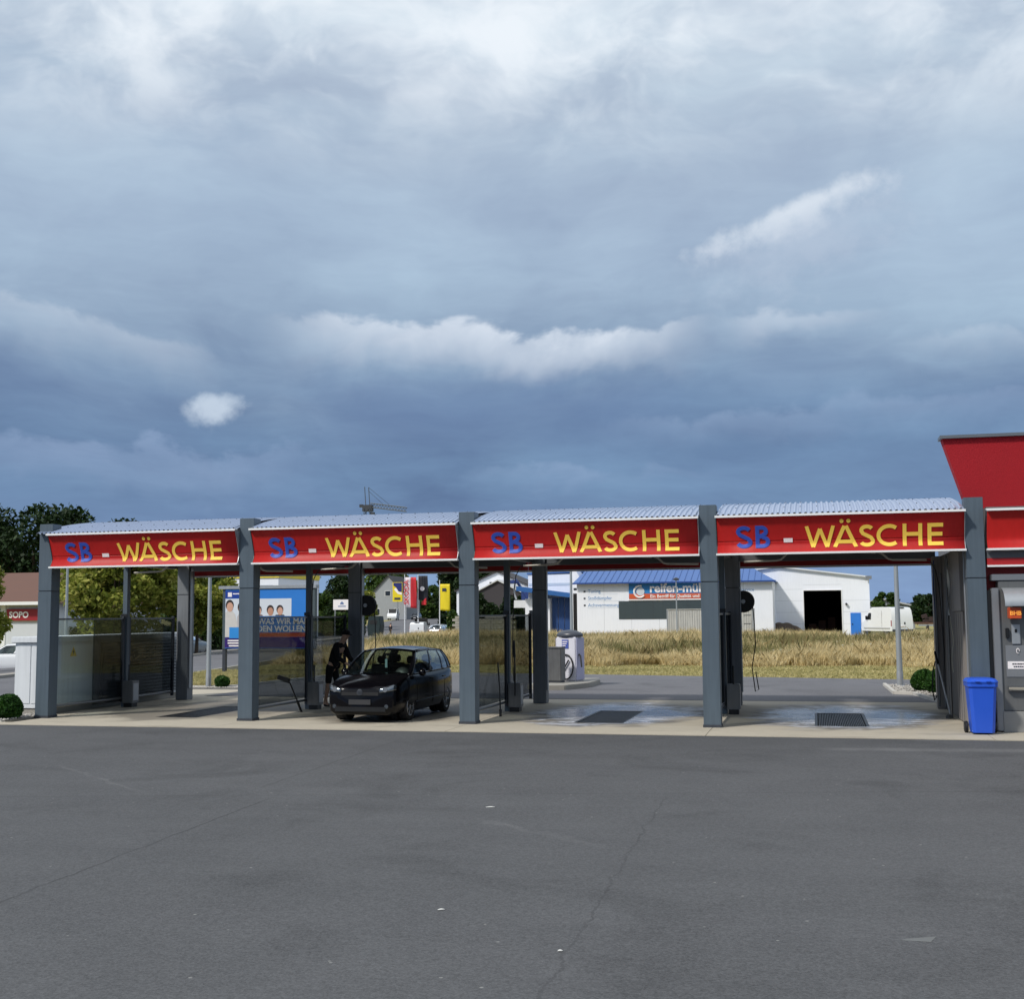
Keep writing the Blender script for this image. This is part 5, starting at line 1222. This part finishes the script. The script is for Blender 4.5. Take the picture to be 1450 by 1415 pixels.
make_store()
def make_block():
    r = empty('office_block', (-46, 88, -.1), 0, 'pale office block with yellow roof band behind the street trees', 'building')
    MB().box(0, 0, 0, 11, 10, 6.0).build('wall', white_w, r); MB().box(-.1, -.1, 6.01, 11.1, 10.1, 6.6).build('roof_band', paint('band_yellow', rgb(226, 204, 60), .5), r)
    for k in range(5):
        for j in range(2):
            q = MB().box(.6+k*2.1, -.06, 1.2+j*2.6, 2.0+k*2.1, -.003, 2.7+j*2.6).build('window', paint('frame_grey', rgb(150, 156, 164), .5), r); MB().box(.7+k*2.1, -.07, 1.3+j*2.6, 1.9+k*2.1, -.061, 2.6+j*2.6).build('pane', paint('pane_dark', rgb(40, 46, 56), .15), q)
    b = empty('apartment_house', (-76.2, 172, .3), 0, 'pale tall house showing above the billboard', 'house')
    MB().box(0, 0, 0, 6.2, 9, 8.6).build('wall', paint('apt_wall', rgb(186, 190, 196), .7), b); MB().box(-.3, -.3, 8.61, 6.5, 9.3, 8.9).build('roof', galv, b)
    for k in range(3):
        for j in range(3):
            q = MB().box(.5+k*1.9, -.06, 1.2+j*2.5, 1.6+k*1.9, -.003, 2.7+j*2.5).build('window', white_trim, b); MB().box(.6+k*1.9, -.07, 1.3+j*2.5, 1.5+k*1.9, -.061, 2.6+j*2.5).build('pane', paint('pane_dark', rgb(40, 46, 56), .15), q)
make_block()

# ------------------------------------------------------------------ flags, signs, crane, lift
def make_flag(x, y, h, z0, z1, w, mats, label, txt=None, wave=.12):
    z = H(x, y); r = empty('flag', (x, y, z), 0, label, 'flag')
    MB().tube([(0, 0, 0), (0, 0, h-z)], .07, 8, .05).build('pole', paint('flag_pole', rgb(222, 224, 228), .4), r, smooth=50)
    n = len(mats)
    for k, m in enumerate(mats):
        MB().grid(lambda u, v, k=k: (.06+w*(k+u)/n, wave*math.sin(7*(k+u)/n+3*v)*(.3+(k+u)/n), (z0+(z1-z0)*v)-z-.12*((k+u)/n)*(1-v)), 6, 12).build('cloth', m, r, smooth=60, solid=.01)
    if txt: text('lettering', txt, w*.62, paint('flag_red', rgb(200, 40, 48), .6), r, (w*.38, -.16, z0-z+.35), (PI/2, -PI/2, 0), bold=.01)
    return r
fw = paint('flag_white', rgb(226, 214, 220), .7); fr_ = paint('flag_red', rgb(200, 40, 48), .6); fk = paint('flag_black', rgb(30, 32, 42), .7)
make_flag(-32.9, 120, 7.6, 3.1, 6.8, 1.45, [fw, fr_], 'white and red vertical flag with lettering at the dry field', 'SKODA')
f2 = make_flag(-31.5, 121, 7.6, 4.0, 7.0, 1.2, [fk, fk], 'black flag with pale emblem next to the red one')
MB().lathe([(.02, -.01), (.28, -.01), (.28, .01), (.02, .01)], 18, (.6, -.2, 5.4+.55), Matrix.Rotation(PI/2, 3, 'X')).build('emblem', white_l, f2); MB().grid(lambda u, v: (.5+.6*u, -.12+.05*math.sin(6*u), 3.4+.55+.9*v*(.4+u*.6)), 5, 4).build('red_tail', fr_, f2, solid=.01)
yb = make_flag(-28.4, 120, 6.4, 2.7, 5.9, 1.25, [paint('flag_yellow', rgb(232, 208, 30), .6)], 'yellow vertical banner above the hedge', wave=.06)
MB().box(.35, -.06, 5.0+.55, .85, -.05, 5.4+.55).build('emblem', slate_dk, yb)
def make_pylon():
    r = empty('pylon_sign', (-71.8, 228, 1.2), 0, 'yellow and blue pylon sign beside the grey house', 'sign')
    yl = paint('pylon_yellow', rgb(230, 206, 30), .5)
    MB().box(-.05, .0, 0, .25, .3, 3.9).build('post', galv, r); MB().box(-.9, -.05, 3.9, 1.3, .2, 8.1).build('panel', yl, r, bevel=.02)
    MB().prism([(-.7, 8.0), (1.2, 8.0), (1.2, 6.0), (.5, 6.1), (-.1, 7.0), (-.7, 7.4)], -.09, -.055, 'y').build('field', paint('pylon_blue', rgb(26, 38, 110), .5), r)
    MB().prism([(-.1, 6.9), (.55, 6.0), (1.2, 5.9), (1.2, 5.4), (.3, 5.6), (-.6, 6.6)], -.09, -.055, 'y').build('swoosh', white_l, r); MB().box(-.5, -.08, 4.3, .9, -.055, 4.8).build('print_line', slate_dk, r)
    w = empty('white_sign', (-46.4, 130, H(-46, 130)), 0, 'white rectangular sign with small emblem above the hedge', 'sign')
    MB().box(0, 0, 3.5, 2.5, .12, 4.85).build('panel', white_l, w)
    for x in (.2, 2.2): MB().box(x, .02, 0, x+.1, .1, 3.5).build('post', galv, w)
    MB().prism([(1.0, 4.2), (1.5, 4.2), (1.45, 4.45), (1.25, 4.6), (1.05, 4.45)], -.03, -.005, 'y').build('emblem', paint('emblem_blue', rgb(110, 130, 170), .5), w); MB().box(.7, -.02, 3.9, 1.8, -.005, 4.02).build('print_line', paint('emblem_blue', rgb(110, 130, 170), .5), w)
make_pylon()
def lattice(m, a, b, w, n, r=.12):
    a = Vector(a); b = Vector(b); d = (b-a).normalized(); u = d.cross(Vector((0, 1, 0))).normalized()*w/2; v = Vector((0, 1, 0))*w/2
    cs = [u+v, u-v, -u-v, -u+v]
    for c in cs: m.tube([a+c, b+c], r, 4)
    for k in range(n):
        p = a+(b-a)*(k/n); q = a+(b-a)*((k+1)/n)
        for i in range(4): m.tube([p+cs[i], q+cs[(i+1) % 4]], r*.6, 3)
def make_crane():
    r = empty('tower_crane', (-105.6, 300, H(-105, 300)), 0, 'grey tower crane rising far behind the canopy roof', 'crane')
    g = paint('crane_grey', rgb(70, 78, 90), .6)
    m = MB(); lattice(m, (0, 0, 0), (0, 0, 31), 1.7, 18); m.build('mast', g, r)
    m = MB(); m.tube([(-.6, 0, 31), (-1.0, 0, 37.2)], .13, 4); m.tube([(.6, 0, 31), (.2, 0, 37.0)], .13, 4); m.build('tower_peak', g, r)
    m = MB(); lattice(m, (.9, 0, 31.9), (11.4, 0, 30.4), 1.1, 12, .13); m.build('jib', paint('jib_pale', rgb(112, 118, 126), .6), r)
    m = MB(); m.tube([(.2, 0, 37), (6.4, 0, 31.9)], .06, 3); m.tube([(.4, 0, 35.8), (4.5, 0, 32.1)], .06, 3); m.build('stay', g, r)
    m = MB(); m.box(-1.4, -.8, 30.2, 1.4, .8, 32.0); m.build('slew_ring', slate_dk, r); MB().box(-2.4, -.5, 31.4, -1.5, .5, 32.2).build('counterweight', slate_dk, r); MB().box(1.0, -.7, 28.2, 2.0, .3, 29.9).build('cabin', slate_dk, r)
make_crane()
def make_lift():
    z = 0.; r = empty('boom_lift', (-12.6, 94, z), 0, 'blue truck-mounted lift with raised boom and white basket', 'lift')
    b = paint('lift_blue', rgb(40, 62, 120), .5)
    MB().tube([(2.0, .4, 2.6), (.2, .2, 5.4), (.1, 0, 5.55)], .14, 8).build('boom', b, r); MB().tube([(.1, 0, 5.55), (.05, -.3, 4.2), (.3, -.4, 3.6)], .10, 8).build('boom', galv, r)
    k = MB().box(.1, -.9, 2.75, 1.35, -.2, 3.5).build('basket', paint('lift_white', rgb(222, 224, 226), .5), r, bevel=.03)
    MB().box(-.9, -.2, 5.15, .35, .5, 5.5).build('knuckle', b, r, bevel=.06); MB().box(.6, .3, 3.5, 2.6, 1.3, 4.6).build('engine_box', b, r, bevel=.05)
    MB().box(1.2, 0, 1.0, 3.2, 1.6, 2.6).build('cab', paint('lift_red', rgb(128, 70, 60), .6), r, bevel=.06)
    for x in (1.5, 2.9): wheel(r, x, .1, .5, -1)
    w = empty('block_wall', (-18.4, 92, 0), 0, 'low pale wall of stone blocks beside the boom lift', 'wall')
    st = paint('stone_block', rgb(158, 154, 146), .85, var=.2, scale=2., bump=.4, bscale=12.)
    me = MB().box(.01, 0, .01, .59, .4, .24).mesh('block'); me.materials.append(st)
    for j in range(8):
        for i in range(10):
            if j == 7 and i in (3, 4, 8): continue
            o = bpy.data.objects.new('block', me); C.objects.link(o); o.parent = w; o.location = (i*.6+.3*(j % 2), random.uniform(-.03, .03), j*.25)
    g = empty('waste_container', (-37.9, 120.5, H(-37, 120)), 0, 'dark green waste container at the street corner', 'container')
    MB().prism([(0, .15), (1.5, .15), (1.65, 1.5), (1.5, 2.6), (.1, 2.6), (-.1, 1.5)], 0, 1.5, 'y').build('body', paint('cont_green', rgb(28, 44, 46), .5), g, bevel=.05); MB().box(.3, -.03, 1.6, 1.2, -.005, 2.1).build('flap', black, g)
make_lift()
def make_trailer():
    r = empty('flatbed_trailer', (26.2, 108, 0), R(4), 'rusty flatbed trailer loaded with dark scrap beside the white van', 'trailer')
    MB().box(0, 0, .8, 5.2, 2.2, 1.0).build('bed', paint('rusty', rgb(92, 66, 56), .9, var=.2), r)
    for x in (1., 4.): wheel(r, x, .2, .4, -1)
    m = MB()
    for k in range(14): m.box(0, 0, 0, random.uniform(.5, 1.6), random.uniform(.2, .8), random.uniform(.1, .4), Matrix.Translation((random.uniform(0, 3.8), random.uniform(.1, 1.4), 1.01+random.uniform(0, .4))) @ Matrix.Rotation(random.uniform(-.4, .4), 4, 'Y'))
    m.build('scrap_load', paint('scrap', rgb(60, 46, 44), .9, var=.3), r); MB().box(.1, -.05, .6, 5.1, -.01, .78).build('side_rail', galv, r)
    s = empty('soil_heap', (13.3, 90.6, 0), 0, 'low dark heap of soil before the warehouse wall', 'soil heap')
    MB().grid(lambda u, v: (4*u-2, 1.6*v-.8, 1.15*max(0, math.sin(PI*u))**.7*max(0, math.sin(PI*v))**.7*(1+.18*math.sin(13*u)*math.cos(9*v))), 24, 12).build('soil', paint('soil', rgb(84, 72, 62), .95, var=.3, scale=4., bump=.8, bscale=10.), s, smooth=60)
make_trailer()

# ------------------------------------------------------------------ trees, hedges, wood, grass
make_tree(-22.5, 39, 7.2, 3.1, 2.7, 'broad yellow-green street tree behind the white kiosk', lf_y, 15000, .17, clumps=42)
make_tree(-20.0, 44, 5.4, 2.2, 2.2, 'smaller yellow-green street tree beside the rear column behind the kiosk bay', lf_y, 9000, .16, clumps=30)
make_tree(-24.6, 53, 6.2, 2.5, 2.5, 'street tree next to the lamp post and the billboard edge', lf_m, 9000, .18, clumps=30)
make_tree(-23.5, 28.5, 6.0, 1.35, 2.6, 'sunlit maple at the kerb in front of the discount store', lf_y, 10000, .15, clumps=32)
for k, (x, y, h, rx, rz, lb) in enumerate(((-62.5, 88, 15.2, 6.5, 6.4, 'tall dark tree rising behind the discount store roof'), (-56.0, 92, 13.2, 5.2, 5.6, 'dark broad tree behind the store, next to the first column'), (-71., 90, 13.0, 6., 6.0, 'dark tree behind the far end of the store'))):
    make_tree(x, y, h, rx, rz, lb, lf_d, 14000, .30, z=-.5, clumps=46, name='broad_tree', low=.1, cz=h-rz-.4)
make_tree(-58.0, 162, 9.2, 3.2, 4.2, 'dark conical tree behind the white sign', lf_d, 6000, .28, clumps=26, name='conical_tree')
make_tree(-68., 178, 7.2, 4., 3.6, 'mid green tree left of the conical one', lf_m, 6000, .32, clumps=24, name='broad_tree')
make_tree(-60.5, 176, 6.4, 3.2, 2.9, 'yellow-green tree beside the dark conical one', lf_y, 6000, .30, clumps=24, name='broad_tree')
make_tree(-60.0, 236, 13.6, 6.0, 6.2, 'large dark tree behind the yellow banner', lf_d, 12000, .42, clumps=40, name='broad_tree', low=.05)
make_tree(-49., 205, 13.8, 6.0, 6.4, 'large dark tree partly hidden by a canopy column', lf_d, 12000, .40, clumps=40, name='broad_tree', low=.05)
make_tree(-86., 262, 12., 7., 5.5, 'olive green tree behind the grey gabled house', lf_m, 8000, .5, clumps=30, name='broad_tree')
make_tree(-74.5, 258, 8.0, 4.2, 4.0, 'olive tree behind the curved street lamp', lf_m, 6000, .42, clumps=24, name='broad_tree')
make_tree(24.3, 126, 4.4, 1.5, 1.5, 'small round tree behind the white van roof', lf_m, 3500, .22, clumps=18, name='small_tree')
make_tree(28.6, 126, 4.1, 2.1, 1.7, 'dark bushy tree right of the white van', lf_d, 4500, .24, clumps=22, name='small_tree')
make_tree(31.6, 130, 3.7, 2.2, 1.6, 'dark bushy tree close to the equipment wall', lf_d, 4500, .24, clumps=22, name='small_tree')
make_pole(-66.2, 226, 8.0, .12, 'curved street lamp before the large dark trees', 1.4, z=1.2)
def make_hedge(x0, x1, y, h, d, label, mat, n=5000, leaf=.2):
    z = H((x0+x1)/2, y); r = empty('hedge', (x0, y, z), 0, label, 'hedge')
    P = np.stack([RNG.uniform(0, x1-x0, n), RNG.uniform(0, d, n), RNG.uniform(.05, 1, n)**.7*h], 1)
    P[:, 2] *= .85+.15*np.sin(P[:, 0]*1.7+x0)+.08*np.sin(P[:, 0]*4.1)
    leaf_mesh('foliage', P, leaf, mat, r, .3)
    MB().box(.1, .15*d, -.05, x1-x0-.1, .85*d, h*.6).build('inner_twigs', paint('twig_dark', rgb(26, 36, 18), .9), r)
make_hedge(-29.6, -24.2, 123, 2.7, 1.6, 'dark hedge at the foot of the yellow banner', lf_d, 5000, .20)
make_hedge(-52., -43., 132, 3.2, 1.6, 'overgrown hedge below the white sign', lf_m, 6000, .24)
make_hedge(-18.0, -12.9, 98, 4.2, 1.8, 'green hedge before the dark shed', lf_d, 6000, .22)
make_hedge(-24.5, -17.5, 110, 3.0, 1.6, 'green hedge hidden partly by the canopy column near the shed', lf_m, 5000, .22)
make_hedge(-80., -70., 192, 2.5, 2.0, 'far hedge along the street', lf_m, 6000, .3)
make_hedge(-46., -26.5, 62, 2.4, 1.6, 'dark hedge along the street behind the kiosk bay', lf_d, 12000, .18)
def make_wood():
    n = 60000; x = RNG.uniform(-420, 260, n); base = 5.2+1.6*np.sin(x*.031)+1.3*np.sin(x*.083+1)+.8*np.sin(x*.21)
    base += 4.5*(1/(1+np.exp((x+60)/18)))
    p = np.stack([x, 520+RNG.uniform(-8, 8, n), RNG.uniform(0, 1, n)**.8*base], 1)
    o = leaf_mesh('distant_wood', p, 1.1, lf_d, None, .2); tag(o, 'dark line of far woodland along the horizon', 'wood', kind='stuff')
make_wood()
def blades(name, n, sampler, h0, h1, w, mat, label, lean=.35):
    p = sampler(n); n = len(p); a = RNG.uniform(0, 2*PI, n); h = RNG.uniform(h0, h1, n)*p[:, 3]; ww = w*RNG.uniform(.6, 1.4, n)
    base = p[:, :3]; sd = np.stack([np.cos(a), np.sin(a), np.zeros(n)], 1)*ww[:, None]/2
    ln = np.stack([RNG.normal(0, lean, n)*h, RNG.normal(0, lean, n)*h, h], 1)
    mid = base+ln*np.array([.35, .35, .6]); V = np.stack([base-sd, base+sd, mid+sd*.8, base+ln, mid-sd*.8], 1).reshape(-1, 3)
    me = bpy.data.meshes.new(name); me.vertices.add(5*n); me.vertices.foreach_set('co', V.ravel().astype(np.float32))
    me.loops.add(5*n); me.loops.foreach_set('vertex_index', np.arange(5*n, dtype=np.int32)); me.polygons.add(n); me.polygons.foreach_set('loop_start', np.arange(0, 5*n, 5, dtype=np.int32))
    me.update(calc_edges=True); at = me.attributes.new('rnd', 'FLOAT', 'FACE'); at.data.foreach_set('value', RNG.uniform(0, 1, n).astype(np.float32))
    me.materials.append(mat); o = bpy.data.objects.new(name, me); C.objects.link(o); return tag(o, label, 'grass', kind='stuff')
def edge_y(x): return 19.6-.235*(x-8.3)
def field(y0, y1, hvar=True, pw=1.6):
    def f(n):
        x = RNG.uniform(-26, 44, n); u = RNG.uniform(0, 1, n); y = y0+(y1-y0)*u**pw
        if hvar: y = y+(1-u)**3*(.7*np.sin(x*.8)+.45*np.sin(x*2.1+1)+.3*np.sin(x*4.7))
        if not hvar: y = np.maximum(y, 0)+(edge_y(x)-19.6)*(1-u)
        keep = x > (-2.6-.205*y)+.9
        if not hvar: keep &= ~((x < 2.8) & (y < 20.3) & (x > -.9) & (y < 17+1.0*(x+.4)))
        keep &= ~((x > 18) & (y > 70)); keep &= ~((x > 3.9) & (x < 11.4) & (y > 79.)); keep &= ~((x < -26+0*y))
        s = np.ones(n)
        if hvar: s = .72+.30*np.sin(x*.5+.3*y)*np.sin(y*.33+.2*x)+.18*np.sin(x*1.3)*np.sin(y*.9); s = np.clip(s, .45, 1.2)*np.clip((y-y0)/1.5+.55, .5, 1.)
        z = np.where(y > 92, -.55*np.clip((y-92)/20, 0, 1)*np.clip((-x-4)/10, 0, 1), 0.)
        return np.stack([x, y, z-.1, s], 1)[keep]
    return f
straw = leafy('dry_straw', rgb(184, 164, 116), rgb(222, 204, 156), rgb(240, 226, 186), .35, .35)
weed = leafy('field_weed', rgb(104, 108, 66), rgb(148, 142, 96), rgb(128, 98, 70), .3, .9)
turf = leafy('mown_turf', rgb(152, 148, 98), rgb(190, 180, 126), rgb(216, 204, 158), .35, .5)
blades('dry_grass', 360000, field(27.3, 84), .5, 1.12, .034, straw, 'tall straw-coloured dry grass of the field behind the wash')
blades('dry_grass', 30000, field(84, 112), .6, 1.0, .06, straw, 'dry grass on the far edge of the field')
def weeds(n):
    p = field(30.5, 66, True, 1.5)(n); m = np.sin(p[:, 0]*.21+.4)*np.sin(p[:, 1]*.19+1.)+.5*np.sin(p[:, 0]*.6)*np.sin(p[:, 1]*.45)+.5*np.sin(p[:, 0]*1.7)*np.sin(p[:, 1]*1.1); p = p[m > -.12]; p[:, 3] = .8+.3*RNG.uniform(0, 1, len(p)); return p
blades('field_weeds', 130000, weeds, .40, 1.06, .045, weed, 'green and brown weeds among the dry field grass', .25)
blades('mown_grass', 120000, field(19.8, 27.8, False, 1.), .05, .13, .05, turf, 'short yellow-green mown grass between driveway and field', .6)
def verge(n):
    y = RNG.uniform(10.9, 20., n); x = near_kerb(y)+.3+RNG.uniform(0, 1, n)*(np.minimum(-1.0, -1.0+.09*(y-10.9))-near_kerb(y)-.4)
    return np.stack([x, y, -.1+0*x, 1+0*x], 1)
blades('verge_grass', 24000, verge, .16, .26, .05, turf, 'green verge grass below the billboard', .4)
def flowers():
    p = field(29, 60)(260); m = MB()
    for (x, y, z, s) in p:
        h = .75*s+.1; m.lathe([(.005, h), (.05, h+.01), (.055, h+.03), (.01, h+.035)], 6, (x, y, z)); m.tube([(x, y, z), (x, y, z+h)], .008, 3)
    tag(m.build('wild_flowers', paint('flower_white', rgb(220, 218, 200), .8), fix=False), 'small white wild flowers scattered in the dry grass', 'flowers', kind='stuff')
flowers()
# ------------------------------------------------------------------ litter on the forecourt
def scrap(x, y, a, b, rz, label):
    o = MB().grid(lambda u, v: ((u-.5)*a, (v-.5)*b*(1-.4*u), .004+.008*math.sin(PI*u)*math.sin(PI*v)), 5, 4).build('paper_scrap', paint('paper', rgb(196, 196, 192), .8), solid=.002)
    o.location = (x, y, -.006); o.rotation_euler = (0, 0, rz); tag(o, label, 'litter')
scrap(12.61, -9.77, .10, .035, .3, 'white paper strip on the asphalt in front of the bay beside the black car')
scrap(13.47, -14.36, .05, .025, .5, 'small white paper scrap in the middle of the asphalt')
scrap(14.52, -15.23, .03, .03, 0, 'tiny white crumb beside the crack in the asphalt')
tag(MB().grid(lambda u, v: (16.60+.19*u+.05*v, -14.52+.15*v*(.35+.65*u), -.0065), 4, 4).build('asphalt_patch', paint('patch_grey', rgb(102, 104, 104), .8)), 'pale torn film stuck flat on the asphalt', 'litter')
